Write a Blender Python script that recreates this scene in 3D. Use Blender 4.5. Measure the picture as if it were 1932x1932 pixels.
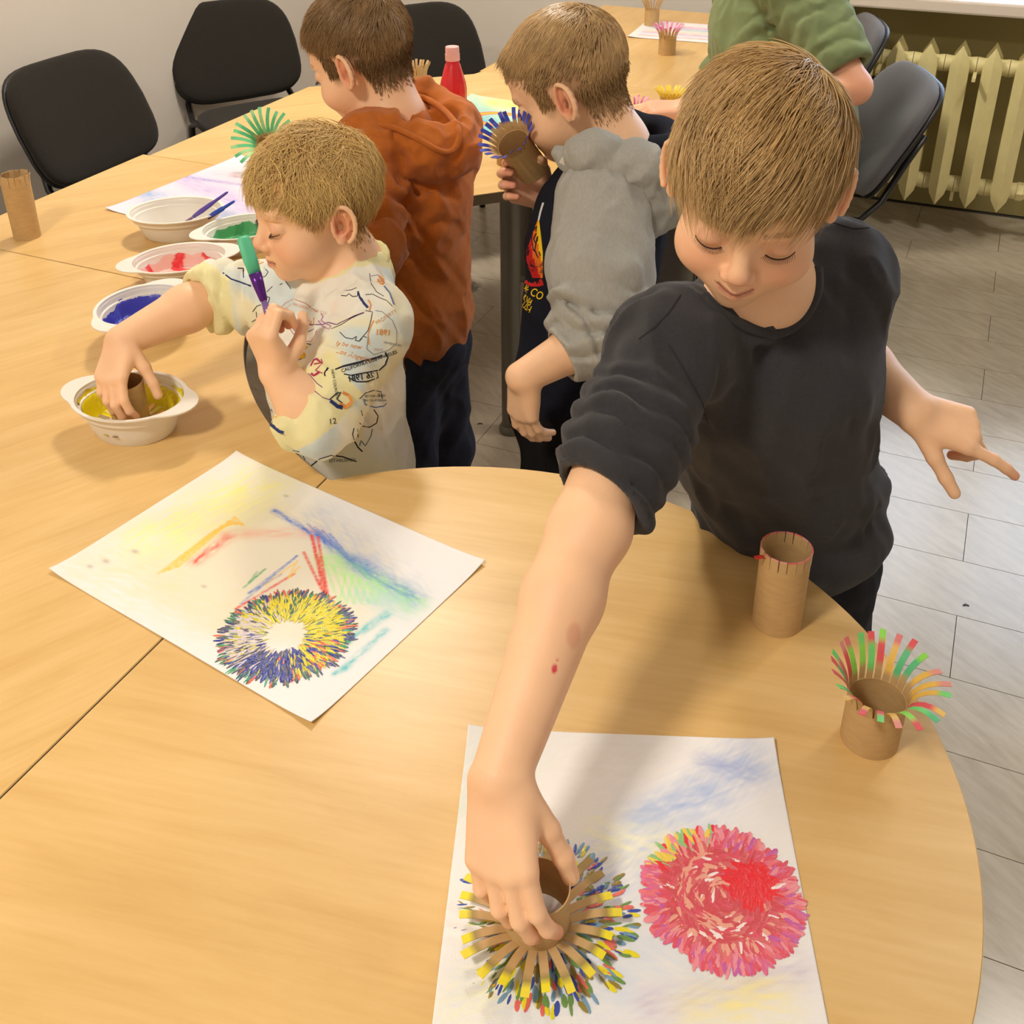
import bpy, bmesh, math, random
import numpy as np
from mathutils import Vector, Matrix
from mathutils.bvhtree import BVHTree
random.seed(7); RNG = np.random.default_rng(11)
scene = bpy.context.scene
for o in list(bpy.data.objects): bpy.data.objects.remove(o, do_unlink=True)
C = scene.collection
PI = math.pi
# ------------------------------------------------------------------ camera
FPX, PITCH, ROLL, CX, CY, CAMZ = 2046.0, math.radians(27.47), math.radians(-0.31), 966.0, 628.0, 1.57
_F = np.array([0, math.cos(PITCH), -math.sin(PITCH)]); _R0 = np.array([1., 0, 0]); _U0 = np.array([0, math.sin(PITCH), math.cos(PITCH)])
_R = _R0*math.cos(ROLL)+_U0*math.sin(ROLL); _U = -_R0*math.sin(ROLL)+_U0*math.cos(ROLL)
cam_d = bpy.data.cameras.new('camera'); cam = bpy.data.objects.new('camera', cam_d); C.objects.link(cam)
cam_d.sensor_fit = 'HORIZONTAL'; cam_d.sensor_width = 36; cam_d.lens = 36*FPX/1932
cam_d.shift_x = 0; cam_d.shift_y = (CY-966)/1932; cam_d.clip_start = 0.02
cam.matrix_world = Matrix(((_R[0], _U[0], -_F[0], 0), (_R[1], _U[1], -_F[1], 0), (_R[2], _U[2], -_F[2], CAMZ), (0, 0, 0, 1)))
scene.camera = cam
# ------------------------------------------------------------------ view, world, ceiling light
vs = scene.view_settings
vs.view_transform = 'Standard'; vs.look = 'None'; vs.gamma = 1; vs.use_curve_mapping = False
vs.exposure = -1.28
world = bpy.data.worlds.new('world'); scene.world = world; world.use_nodes = True
bg = world.node_tree.nodes['Background']; bg.inputs[0].default_value = (0.56, 0.74, 1.0, 1); bg.inputs[1].default_value = 18.0
LAMP_COL = (1.0, 0.91, 0.785)
# room frame: u runs along the long wall, v across the room
SU, CU = 0.4067, 0.9135
def rw(u, v, z=0.0): return Vector((u*SU+v*CU, u*CU-v*SU, z))
ROOM_ROT = math.atan2(CU, SU)-PI/2      # rotation that turns local +Y into u
# ------------------------------------------------------------------ photo-to-place measuring helpers
def ray(px, py): return _F + _R*((px-CX)/FPX) - _U*((py-CY)/FPX)
def PZ(px, py, z): d = ray(px, py); t = (z-CAMZ)/d[2]; return np.array([d[0]*t, d[1]*t, z])
def PD(px, py, dep): d = ray(px, py); return d*dep+np.array([0, 0, CAMZ])
def PV(px, py, z): return Vector(PZ(px, py, z))
# ------------------------------------------------------------------ materials
def nd(nt, t, **kw):
    n = nt.nodes.new(t)
    for k, v in kw.items():
        if k in n.inputs: n.inputs[k].default_value = v
        else: setattr(n, k, v)
    return n
MATS = {}
def mat(name, col=(.8, .8, .8), rough=.5, spec=.5, metal=0, var=0, vscale=20, bump=0, bscale=200, attr=None, sheen=0, sss=0, stretch=None, coat=0, trans=0):
    """procedural Principled material: base colour (or colour attribute) with noise variation and noise bump"""
    if name in MATS: return MATS[name]
    m = bpy.data.materials.new(name); m.use_nodes = True; nt = m.node_tree; b = nt.nodes['Principled BSDF']
    b.inputs['Roughness'].default_value = rough; b.inputs['Specular IOR Level'].default_value = spec; b.inputs['Metallic'].default_value = metal
    if sheen: b.inputs['Sheen Weight'].default_value = sheen; b.inputs['Sheen Roughness'].default_value = .5
    if sss: b.inputs['Subsurface Weight'].default_value = sss; b.inputs['Subsurface Radius'].default_value = (.006, .0022, .0012); b.inputs['Subsurface Scale'].default_value = 1
    if coat: b.inputs['Coat Weight'].default_value = coat; b.inputs['Coat Roughness'].default_value = .15
    if trans: b.inputs['Transmission Weight'].default_value = trans
    tc = nd(nt, 'ShaderNodeTexCoord'); src = tc.outputs['Object']
    if stretch:
        mp = nd(nt, 'ShaderNodeMapping'); mp.inputs['Scale'].default_value = stretch; nt.links.new(src, mp.inputs[0]); src = mp.outputs[0]
    base = None
    if attr:
        a = nd(nt, 'ShaderNodeAttribute', attribute_name=attr); base = a.outputs['Color']
    if var:
        n = nd(nt, 'ShaderNodeTexNoise', Scale=vscale, Detail=4.0); nt.links.new(src, n.inputs['Vector'])
        mr = nd(nt, 'ShaderNodeMapRange'); mr.inputs[1].default_value = .25; mr.inputs[2].default_value = .75; mr.inputs[3].default_value = 1-var; mr.inputs[4].default_value = 1+var
        nt.links.new(n.outputs['Fac'], mr.inputs[0])
        mx = nd(nt, 'ShaderNodeMix', data_type='RGBA', blend_type='MULTIPLY'); mx.inputs[0].default_value = 1
        if base: nt.links.new(base, mx.inputs[6])
        else: mx.inputs[6].default_value = (*col, 1)
        nt.links.new(mr.outputs[0], mx.inputs[7]); base = mx.outputs[2]
    if base: nt.links.new(base, b.inputs['Base Color'])
    else: b.inputs['Base Color'].default_value = (*col, 1)
    if bump:
        n2 = nd(nt, 'ShaderNodeTexNoise', Scale=bscale, Detail=3.0); nt.links.new(src, n2.inputs['Vector'])
        bp = nd(nt, 'ShaderNodeBump', Strength=bump, Distance=.002); nt.links.new(n2.outputs['Fac'], bp.inputs['Height']); nt.links.new(bp.outputs[0], b.inputs['Normal'])
    MATS[name] = m; return m
def srgb(*c):
    return tuple(((x/255+.055)/1.055)**2.4 if x > 10 else x/255/12.92 for x in c)
def wood_mat(name, ang, seed):
    m = bpy.data.materials.new(name); m.use_nodes = True; nt = m.node_tree; b = nt.nodes['Principled BSDF']
    b.inputs['Roughness'].default_value = .33; b.inputs['Specular IOR Level'].default_value = .35
    tc = nd(nt, 'ShaderNodeTexCoord'); mp0 = nd(nt, 'ShaderNodeMapping'); mp0.inputs['Rotation'].default_value = (0, 0, -ang); mp0.inputs['Location'].default_value = (seed*3.1, seed*1.7, 0)
    nt.links.new(tc.outputs['Object'], mp0.inputs[0])
    mp = nd(nt, 'ShaderNodeMapping'); mp.inputs['Scale'].default_value = (3.0, 20, 5); nt.links.new(mp0.outputs[0], mp.inputs[0])
    n1 = nd(nt, 'ShaderNodeTexNoise', Scale=1.0, Detail=5.0, Roughness=.6, Distortion=.5); nt.links.new(mp.outputs[0], n1.inputs['Vector'])
    mp2 = nd(nt, 'ShaderNodeMapping'); mp2.inputs['Scale'].default_value = (9, 150, 5); nt.links.new(mp0.outputs[0], mp2.inputs[0])
    n2 = nd(nt, 'ShaderNodeTexNoise', Scale=1.0, Detail=3.0); nt.links.new(mp2.outputs[0], n2.inputs['Vector'])
    ad = nd(nt, 'ShaderNodeMath', operation='MULTIPLY_ADD'); nt.links.new(n2.outputs['Fac'], ad.inputs[0]); ad.inputs[1].default_value = .35; nt.links.new(n1.outputs['Fac'], ad.inputs[2])
    cr = nd(nt, 'ShaderNodeValToRGB'); nt.links.new(ad.outputs[0], cr.inputs[0])
    e = cr.color_ramp.elements; e[0].position = .40; e[0].color = (*WOOD[0], 1); e[1].position = .95; e[1].color = (*WOOD[1], 1)
    k = e.new(.66); k.color = (*WOOD[2], 1)
    nt.links.new(cr.outputs[0], b.inputs['Base Color']); MATS[name] = m; return m
WOOD = (srgb(208, 167, 103), srgb(229, 193, 133), srgb(220, 181, 117))
def emit(name, col, s):
    m = bpy.data.materials.new(name); m.use_nodes = True; nt = m.node_tree; b = nt.nodes['Principled BSDF']
    b.inputs['Base Color'].default_value = (.9, .9, .9, 1); b.inputs['Emission Color'].default_value = (*col, 1); b.inputs['Emission Strength'].default_value = s
    return m
# ------------------------------------------------------------------ object helpers
def link(o, parent=None):
    C.objects.link(o)
    if parent is not None: o.parent = parent
    return o
def tag(o, label=None, cat=None, group=None, kind=None):
    if label: o['label'] = label
    if cat: o['category'] = cat
    if group: o['group'] = group
    if kind: o['kind'] = kind
    return o
def empty(name, loc=(0, 0, 0), rz=0.0, label=None, cat=None, group=None, kind=None):
    o = bpy.data.objects.new(name, None); o.empty_display_size = .05; o.location = loc; o.rotation_euler = (0, 0, rz); link(o)
    return tag(o, label, cat, group, kind)
def mesh_obj(name, V, Fc, m, parent=None, smooth=False, colors=None, bevel=0, loc=None, autosmooth=None):
    me = bpy.data.meshes.new(name)
    if isinstance(V, np.ndarray) and isinstance(Fc, np.ndarray):
        nv, nf, k = len(V), len(Fc), Fc.shape[1]
        me.vertices.add(nv); me.vertices.foreach_set('co', V.astype(np.float32).ravel())
        me.loops.add(nf*k); me.loops.foreach_set('vertex_index', Fc.astype(np.int32).ravel())
        me.polygons.add(nf); me.polygons.foreach_set('loop_start', np.arange(0, nf*k, k, dtype=np.int32)); me.polygons.foreach_set('loop_total', np.full(nf, k, np.int32))
        me.update(calc_edges=True); me.validate()
    else:
        me.from_pydata([tuple(v) for v in V], [], [tuple(f) for f in Fc]); me.update()
    if smooth: me.polygons.foreach_set('use_smooth', np.ones(len(me.polygons), bool))
    if colors is not None:
        a = me.color_attributes.new('Col', 'FLOAT_COLOR', 'POINT')
        c4 = np.ones((len(me.vertices), 4), np.float32); c4[:, :3] = np.asarray(colors)[:, :3]; a.data.foreach_set('color', c4.ravel())
    if m is not None: me.materials.append(m)
    o = bpy.data.objects.new(name, me); link(o, parent)
    if loc is not None: o.location = loc
    if bevel:
        md = o.modifiers.new('bevel', 'BEVEL'); md.width = bevel; md.segments = 2; md.limit_method = 'ANGLE'
    return o
class MB:
    """collects simple shapes into one mesh"""
    def __init__(s): s.v = []; s.f = []; s.c = []
    def add(s, V, Fc, col=None):
        n = len(s.v); s.v += [tuple(v) for v in V]; s.f += [tuple(i+n for i in f) for f in Fc]
        if col is not None: s.c += [col]*len(V)
        return s
    def box(s, c, d, M=None, col=None):
        x, y, z = d[0]/2, d[1]/2, d[2]/2
        V = [Vector((a*x, b*y, e*z)) for a in (-1, 1) for b in (-1, 1) for e in (-1, 1)]
        if M is not None: V = [M @ v for v in V]
        V = [v+Vector(c) for v in V]
        return s.add(V, [(0, 1, 3, 2), (4, 6, 7, 5), (0, 4, 5, 1), (2, 3, 7, 6), (0, 2, 6, 4), (1, 5, 7, 3)], col)
    def tube(s, pts, r, n=10, col=None, caps=True, flat=1.0):
        pts = [Vector(p) for p in pts]; k = len(pts); rr = r if isinstance(r, (list, tuple)) else [r]*k
        V = []; t0 = (pts[1]-pts[0]).normalized(); up = Vector((0, 0, 1)) if abs(t0.z) < .9 else Vector((1, 0, 0)); nx = t0.cross(up).normalized()
        for i in range(k):
            t = (pts[min(i+1, k-1)]-pts[max(i-1, 0)]).normalized(); nx = (nx-t*nx.dot(t)).normalized(); ny = t.cross(nx)
            for j in range(n):
                a = 2*PI*j/n; V.append(pts[i]+nx*(rr[i]*math.cos(a))+ny*(rr[i]*flat*math.sin(a)))
        Fc = [(i*n+j, i*n+(j+1) % n, (i+1)*n+(j+1) % n, (i+1)*n+j) for i in range(k-1) for j in range(n)]
        if caps: Fc += [tuple(range(n-1, -1, -1)), tuple(range((k-1)*n, k*n))]
        return s.add(V, Fc, col)
    def lathe(s, prof, n=32, sx=1.0, sy=1.0, c=(0, 0, 0), col=None, M=None):
        V = []
        for r, z in prof:
            for j in range(n):
                a = 2*PI*j/n; p = Vector((r*sx*math.cos(a), r*sy*math.sin(a), z)); V.append((M @ p if M else p)+Vector(c))
        k = len(prof)
        return s.add(V, [(i*n+j, i*n+(j+1) % n, (i+1)*n+(j+1) % n, (i+1)*n+j) for i in range(k-1) for j in range(n)], col)
    def prism(s, poly, z0, z1, col=None):
        n = len(poly); V = [(p[0], p[1], z0) for p in poly]+[(p[0], p[1], z1) for p in poly]
        return s.add(V, [tuple(range(n-1, -1, -1)), tuple(range(n, 2*n))]+[(i, (i+1) % n, n+(i+1) % n, n+i) for i in range(n)], col)
    def build(s, name, m, parent=None, smooth=False, bevel=0, loc=None):
        return mesh_obj(name, s.v, s.f, m, parent, smooth, s.c if s.c else None, bevel, loc)
def set_smooth(o, angle=40):
    me = o.data; me.polygons.foreach_set('use_smooth', np.ones(len(me.polygons), bool))
    try: me.set_sharp_from_angle(angle=math.radians(angle))
    except Exception: pass
    return o
def cp(o, parent=None):
    c = o.copy(); C.objects.link(c)
    if parent is not None: c.parent = parent
    return c
# ------------------------------------------------------------------ the room
UW, VL, UB, VR, HC = 4.36, -2.74, -2.2, 2.6, 2.95       # window wall, long wall, wall behind the camera, right wall, ceiling
M_wall = mat('wall_paint', srgb(222, 214, 204), .85, .2, var=.03, vscale=3, bump=.15, bscale=60)
M_olive = mat('wall_olive_paint', srgb(168, 155, 102), .7, .3, var=.04, vscale=5, bump=.2, bscale=90)
M_ceil = mat('ceiling_paint', srgb(235, 233, 228), .9, .1, bump=.1)
def slab(name, us, vs_, zs, m, kind='structure', parent=None):
    b = MB(); V = [rw(u, v, z) for u in us for v in vs_ for z in zs]
    b.add(V, [(0, 1, 3, 2), (4, 6, 7, 5), (0, 4, 5, 1), (2, 3, 7, 6), (0, 2, 6, 4), (1, 5, 7, 3)])
    o = b.build(name, m, parent)
    if kind: o['kind'] = kind
    return o
T_ = .2
wl = slab('wall_left', (UB-T_, UW+T_), (VL-T_, VL), (0, HC), M_wall)
slab('wall_right', (UB-T_, UW+T_), (VR, VR+T_), (0, HC), M_wall)
slab('wall_rear', (UB-T_, UB), (VL, VR), (0, HC), M_wall)
slab('ceiling', (UB-T_, UW+T_), (VL-T_, VR+T_), (HC, HC+.15), M_ceil)
# window wall: pier, niche under the sill, lintel, right pier
WV0, WV1, WZ0, WZ1 = -0.55, 1.75, 0.86, 2.45
wf = tag(empty('wall_front', rw(UW, 0, 0)), kind='structure')
def wpart(name, us, vs_, zs, m):
    o = slab(name, us, vs_, zs, m, None); o.parent = wf; o.matrix_parent_inverse = Matrix.Translation(-rw(UW, 0, 0)); return o
wpart('pier', (UW, UW+.4), (VL-T_, WV0), (0, HC), M_wall); wpart('pier', (UW, UW+.4), (WV1, VR+T_), (0, HC), M_wall)
wpart('parapet', (UW+.10, UW+.4), (WV0, WV1), (0, WZ0), M_olive); wpart('lintel', (UW, UW+.4), (WV0, WV1), (WZ1, HC), M_wall)
# window frame, panes, sill
M_pvc = mat('white_frame', srgb(238, 236, 232), .35, .5)
M_sill = mat('sill_paint', srgb(226, 214, 200), .45, .5)
win = tag(empty('window_1', rw(UW+.22, (WV0+WV1)/2, WZ0), -math.atan2(SU, CU)), kind='structure')
wv = WV1-WV0; wh = WZ1-WZ0
for k, (cx_, w_) in enumerate(((-wv/2+.035, .07), (wv/2-.035, .07), (-wv/6, .09), (wv/6, .09))):
    MB().box((cx_, 0, wh/2), (w_, .07, wh)).build('window_frame', M_pvc, win, bevel=.006)
for z in (.035, wh-.035): MB().box((0, 0, z), (wv-.14, .066, .07)).build('window_frame', M_pvc, win, bevel=.006)
gl = bpy.data.materials.new('window_glass'); gl.use_nodes = True; nt = gl.node_tree; nt.nodes.remove(nt.nodes['Principled BSDF'])
tr = nd(nt, 'ShaderNodeBsdfTransparent'); gs = nd(nt, 'ShaderNodeBsdfGlossy', Roughness=.03); mxs = nd(nt, 'ShaderNodeMixShader'); fr = nd(nt, 'ShaderNodeFresnel', IOR=1.45)
nt.links.new(fr.outputs[0], mxs.inputs[0]); nt.links.new(tr.outputs[0], mxs.inputs[1]); nt.links.new(gs.outputs[0], mxs.inputs[2]); nt.links.new(mxs.outputs[0], nt.nodes['Material Output'].inputs[0])
for k in range(3):
    MB().box(((k-1)*wv/3, .005, wh/2), (wv/3-.10, .006, wh-.15)).build('pane', gl, win)
sill = MB().box((0, -.24, -.0225), (wv-.004, .48, .045)).build('window_sill', M_sill, win, bevel=.008)
# floor: dark base with staggered vinyl planks
M_base = mat('floor_joint', srgb(70, 66, 62), .7)
fl = slab('floor', (UB-T_, UW+.4), (VL-T_, VR+T_), (-.1, -.004), M_base)
def floor_mat(name, seed):
    m = bpy.data.materials.new(name); m.use_nodes = True; nt = m.node_tree; b = nt.nodes['Principled BSDF']
    b.inputs['Roughness'].default_value = .24; b.inputs['Specular IOR Level'].default_value = .5
    tc = nd(nt, 'ShaderNodeTexCoord'); oi = nd(nt, 'ShaderNodeObjectInfo')
    ad = nd(nt, 'ShaderNodeVectorMath', operation='ADD'); nt.links.new(tc.outputs['Object'], ad.inputs[0])
    sc = nd(nt, 'ShaderNodeVectorMath', operation='SCALE'); nt.links.new(oi.outputs['Location'], sc.inputs[0]); sc.inputs['Scale'].default_value = 3.7; nt.links.new(sc.outputs[0], ad.inputs[1])
    mr_ = nd(nt, 'ShaderNodeMapping'); mr_.inputs['Rotation'].default_value = (0, 0, .62); nt.links.new(ad.outputs[0], mr_.inputs[0]); mp = nd(nt, 'ShaderNodeMapping'); mp.inputs['Scale'].default_value = (9, 42, 1); nt.links.new(mr_.outputs[0], mp.inputs[0])
    n1 = nd(nt, 'ShaderNodeTexNoise', Scale=1.0, Detail=6.0, Roughness=.65); nt.links.new(mp.outputs[0], n1.inputs['Vector'])
    cr = nd(nt, 'ShaderNodeValToRGB'); nt.links.new(n1.outputs['Fac'], cr.inputs[0])
    e = cr.color_ramp.elements; e[0].position = .30; e[0].color = (*srgb(170, 158, 138), 1); e[1].position = .62; e[1].color = (*srgb(187, 176, 157), 1)
    nt.links.new(cr.outputs[0], b.inputs['Base Color'])
    mr = nd(nt, 'ShaderNodeMapRange'); mr.inputs[3].default_value = .17; mr.inputs[4].default_value = .27; nt.links.new(n1.outputs['Fac'], mr.inputs[0]); nt.links.new(mr.outputs[0], b.inputs['Roughness'])
    MATS[name] = m; return m
M_tile = floor_mat('vinyl_plank', 0)
TW, TL, GAP = .19, .60, .0016
tb = MB().box((0, 0, -.002), (TL-GAP, TW-GAP, .004)); tile0 = tb.build('tile', M_tile, None); tile_me = tile0.data; bpy.data.objects.remove(tile0)
tile_spots = []
def in_front(p):
    q = np.array(p)-np.array([0, 0, CAMZ]); d = q@_F
    if d < .3: return False
    return -150 < CX+FPX*(q@_R)/d < 2082 and -150 < CY-FPX*(q@_U)/d < 2082
far_tiles = MB()
for i in range(-22, 14):
    u0 = 2.148+i*TW
    if u0+TW > UW+.1 or u0 < UB: continue
    for j in range(-5, 6):
        v0 = .14+j*TL+(TL/2 if (i % 2) else 0)
        c = rw(u0+TW/2, v0+TL/2, 0)
        if v0+TL > VR or v0 < VL-.001: continue
        vis = any(in_front(rw(u0+a*TW, v0+b*TL, 0)) for a in (0, .5, 1) for b in (0, .5, 1))
        (tile_spots.append(c) if vis and (c.y > .9) else far_tiles.box((c.x, c.y, -.002), (TL-GAP, TW-GAP, .004), Matrix.Rotation(-math.atan2(SU, CU), 3, 'Z')))
for c in tile_spots[:300]:
    o = bpy.data.objects.new('tile', tile_me); link(o, fl); o.location = c; o.rotation_euler = (0, 0, -math.atan2(SU, CU))
tag(far_tiles.build('tile_field', M_tile, fl), kind='stuff')
# worn dark stain on the planks between the table legs
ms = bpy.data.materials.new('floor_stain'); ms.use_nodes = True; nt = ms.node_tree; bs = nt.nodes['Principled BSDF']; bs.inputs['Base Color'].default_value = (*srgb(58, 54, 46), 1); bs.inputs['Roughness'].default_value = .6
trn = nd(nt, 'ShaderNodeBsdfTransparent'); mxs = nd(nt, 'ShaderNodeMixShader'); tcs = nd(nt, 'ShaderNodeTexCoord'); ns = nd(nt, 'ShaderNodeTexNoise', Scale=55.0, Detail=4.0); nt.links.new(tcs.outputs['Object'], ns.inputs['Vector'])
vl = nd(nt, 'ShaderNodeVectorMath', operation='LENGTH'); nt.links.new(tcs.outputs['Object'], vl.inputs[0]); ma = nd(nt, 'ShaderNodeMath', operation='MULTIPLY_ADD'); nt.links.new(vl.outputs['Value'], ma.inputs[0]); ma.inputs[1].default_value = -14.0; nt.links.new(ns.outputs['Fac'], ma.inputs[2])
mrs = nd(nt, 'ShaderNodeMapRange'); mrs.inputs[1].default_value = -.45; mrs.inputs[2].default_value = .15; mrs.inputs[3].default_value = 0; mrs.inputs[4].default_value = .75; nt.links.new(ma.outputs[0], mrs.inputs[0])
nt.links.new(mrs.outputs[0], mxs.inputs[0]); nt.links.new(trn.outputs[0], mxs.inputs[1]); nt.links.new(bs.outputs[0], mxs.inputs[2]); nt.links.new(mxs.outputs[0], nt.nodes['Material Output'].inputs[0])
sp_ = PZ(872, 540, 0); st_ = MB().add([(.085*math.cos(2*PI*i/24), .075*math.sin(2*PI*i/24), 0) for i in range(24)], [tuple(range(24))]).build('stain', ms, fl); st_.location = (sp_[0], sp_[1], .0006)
# ceiling lamps (square panels)
LAMPS = [(-.70, -.95, 1.8), (2.7, -1.65, 1.75), (2.9, .8, .8), (-1.3, .9, .08)]
LAMP_W = 62
def ceiling_lamp(u, v, k, label):
    c = rw(u, v, HC); t = empty('ceiling_lamp', c, -math.atan2(SU, CU), label, 'lamp', 'square ceiling lamps')
    MB().box((0, 0, -.02), (.46, .46, .04)).build('housing', M_pvc, t, bevel=.004)
    MB().box((0, 0, -.0415), (.40, .40, .003)).build('diffuser', emit('lamp_glow', LAMP_COL, 9*k), t)
    ld = bpy.data.lights.new('lamp_light', 'AREA'); ld.shape = 'SQUARE'; ld.size = .36; ld.energy = LAMP_W*k; ld.color = LAMP_COL
    lo = bpy.data.objects.new('lamp_light', ld); link(lo, t); lo.location = (0, 0, -.05)
for (u, v, k), lb in zip(LAMPS, ('behind the camera on the long wall side', 'above the far corner of the tables', 'above the seated adult', 'behind the camera on the window side')):
    ceiling_lamp(u, v, k, 'square white ceiling lamp '+lb)
# ------------------------------------------------------------------ radiator under the window
M_rad = mat('radiator_paint', srgb(232, 220, 160), .42, .5, var=.05, vscale=25, bump=.25, bscale=45)
rad_u = 4.17; NSEC = 6; SP = .107
rad = empty('radiator', rw(rad_u, .107, .12), -math.atan2(SU, CU), 'cream cast iron column radiator on the olive wall under the window', 'radiator')
def rad_section():
    b = MB()
    Hh = .588
    # two flat-pointed columns with wedge ends and a web between them
    for y in (-.05, .05):
        prof = [(0, .0), (.022, .045), (.027, .075), (.027, Hh-.075), (.022, Hh-.045), (0, Hh)]
        V = []
        for w, z in prof:
            for a, bb in ((-1, 0), (0, -1.15), (1, 0), (0, 1.15)): V.append((a*w*1.2, y+bb*w*.95, z))
        n = 4; k = len(prof)
        b.add(V, [(i*n+j, i*n+(j+1) % n, (i+1)*n+(j+1) % n, (i+1)*n+j) for i in range(k-1) for j in range(n)])
    for z in (.075, Hh-.075):
        b.tube([(-SP/2+.001, 0, z), (-SP/4, 0, z), (0, 0, z), (SP/4, 0, z), (SP/2-.001, 0, z)], [.031, .028, .034, .028, .031], 16)
        b.box((0, 0, z), (.03, .11, .055))
    return b
s0 = rad_section().build('section', M_rad, rad, bevel=.004); set_smooth(s0, 35)
for k in range(NSEC):
    o = s0 if k == 0 else cp(s0, rad); o.location = ((k-5)*SP, 0, 0)
MB().tube([(-5.5*SP-.05, .06, .075), (-5.5*SP-.04, .01, .075), (-5.5*SP, 0, .075)], .017, 12).build('end_plug', M_rad, rad, True)
for z in (.075, .513):
    MB().tube([(.5*SP, 0, z), (.5*SP+.02, 0, z), (.5*SP+.03, 0, z)], [.034, .034, .026], 6).build('coupling', M_rad, rad)
    MB().tube([(.5*SP+.02, 0, z), (.5*SP+.40, 0, z), (.5*SP+.42, .02, z), (.5*SP+.42, .25, z)], .015, 12).build('pipe', M_rad, rad, True)
for x in (-4.5*SP, -1.5*SP):
    b = MB().box((x, .07, .045), (.012, .16, .02)); b.box((x, -.005, .035), (.012, .012, .05)); b.build('bracket', M_rad, rad)
    MB().box((x, .0, .489), (.012, .25, .012)).build('bracket', M_rad, rad)
# ------------------------------------------------------------------ the meeting tables (beech modules on grey legs)
ZT = .7313; TH = .025
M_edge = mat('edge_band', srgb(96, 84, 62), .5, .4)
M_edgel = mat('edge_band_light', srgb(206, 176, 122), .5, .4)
M_leg = mat('leg_grey_metal', srgb(112, 108, 100), .38, .5, metal=.4)
def arc(c, r, a0, a1, n): return [(c[0]+r*math.cos(a0+(a1-a0)*i/n), c[1]+r*math.sin(a0+(a1-a0)*i/n)) for i in range(n+1)]
def uv2xy(p): w = rw(p[0], p[1]); return (w.x, w.y)
TABLES = []
def table(poly, label, woodname, ang, seed, legs, edge_m):
    """poly: outline in world metres (counter clockwise)"""
    n = len(poly); cx_ = sum(p[0] for p in poly)/n; cy_ = sum(p[1] for p in poly)/n
    t = empty('meeting_table', (cx_, cy_, 0), 0, label, 'table', 'beech meeting table modules')
    lp = [(p[0]-cx_, p[1]-cy_) for p in poly]
    # pull the outline in by half the joint
    b = MB(); N = len(lp)
    def inset(d):
        out = []
        for i in range(N):
            p0, p1, p2 = Vector(lp[i-1]), Vector(lp[i]), Vector(lp[(i+1) % N]); e1 = (p1-p0).normalized(); e2 = (p2-p1).normalized()
            n1 = Vector((-e1.y, e1.x)); n2 = Vector((-e2.y, e2.x)); bis = n1+n2
            bis = bis/max(bis.dot(n1), .3) if bis.length > 1e-6 else n1
            out.append((p1.x+bis.x*d, p1.y+bis.y*d))
        return out
    p0 = inset(.0010); p1 = inset(.0018)
    V = [(p[0], p[1], ZT-TH) for p in p0]+[(p[0], p[1], ZT-.0012) for p in p0]+[(p[0], p[1], ZT) for p in p1]
    top = MB().add(V, [tuple(range(2*N, 3*N)), tuple(range(N-1, -1, -1))]+[(N+i, N+(i+1) % N, 2*N+(i+1) % N, 2*N+i) for i in range(N)])
    # keep the side faces in the band
    o = top.build('tabletop', wood_mat(woodname, ang, seed), t)
    p2 = inset(.0005)
    V = [(p[0], p[1], ZT-TH-.0005) for p in p2]+[(p[0], p[1], ZT-.0014) for p in p2]+[(p[0], p[1], ZT-.0014) for p in p0]+[(p[0], p[1], ZT-TH-.0005) for p in p0]
    MB().add(V, [(k*N+i, k*N+(i+1) % N, ((k+1) % 4)*N+(i+1) % N, ((k+1) % 4)*N+i) for k in range(4) for i in range(N)]).build('edge_band', edge_m, t)
    for (x, y) in legs:
        l = MB().tube([(x-cx_, y-cy_, .02), (x-cx_, y-cy_, ZT-TH)], .025, 20).build('leg', M_leg, t, True); set_smooth(l)
        f = MB().lathe([(.0, .0), (.033, .0), (.033, .012), (.027, .022), (0, .022)], 20, c=(x-cx_, y-cy_, 0)).build('foot', M_leg, l, True); set_smooth(f)
    TABLES.append(t); return t
VB, VI, US2, US3, US4 = -1.871, -1.117, 1.40, 1.988, 3.06
S1 = uv2xy((.993, -.714)); c1 = (-.071, .736)
a_s = math.atan2(S1[1]-c1[1], S1[0]-c1[0]); E1 = uv2xy((.30, -.714)); a_e = math.atan2(E1[1]-c1[1], E1[0]-c1[0])-0
poly1 = ([S1]+arc(c1, .487, a_s-.01, a_e-(0 if a_e < a_s else 2*PI)+.01, 96)+[E1])[::-1]
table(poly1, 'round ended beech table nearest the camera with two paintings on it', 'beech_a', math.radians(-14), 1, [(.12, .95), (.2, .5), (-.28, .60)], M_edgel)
c2 = uv2xy((1.676, -.432))
pS1 = Vector(S1)-Vector(c2); pS2 = Vector(uv2xy((1.40, VI)))-Vector(c2)
a1, a2 = math.atan2(pS1.y, pS1.x), math.atan2(pS2.y, pS2.x)
if a1 < 0: a1 += 2*PI
if a2 < 0: a2 += 2*PI
inner2 = arc(c2, .739, a1, a2, 40)
outer2 = [uv2xy((US2, VB)), uv2xy((.62, VB)), uv2xy((.42, VB+.07)), uv2xy((.30, VB+.2)), uv2xy((.239, VB+.45)), uv2xy((.239, -.714))]
def ccw(p):
    a = sum(p[i][0]*p[(i+1) % len(p)][1]-p[(i+1) % len(p)][0]*p[i][1] for i in range(len(p))); return p if a > 0 else p[::-1]
table(ccw(inner2+outer2), 'beech corner table with concave inner edge holding the yellow and blue paint bowls', 'beech_b', math.radians(38), 2, [uv2xy((1.1, -1.25)), uv2xy((.5, -1.0)), uv2xy((1.1, -1.7))], M_edge)
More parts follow.
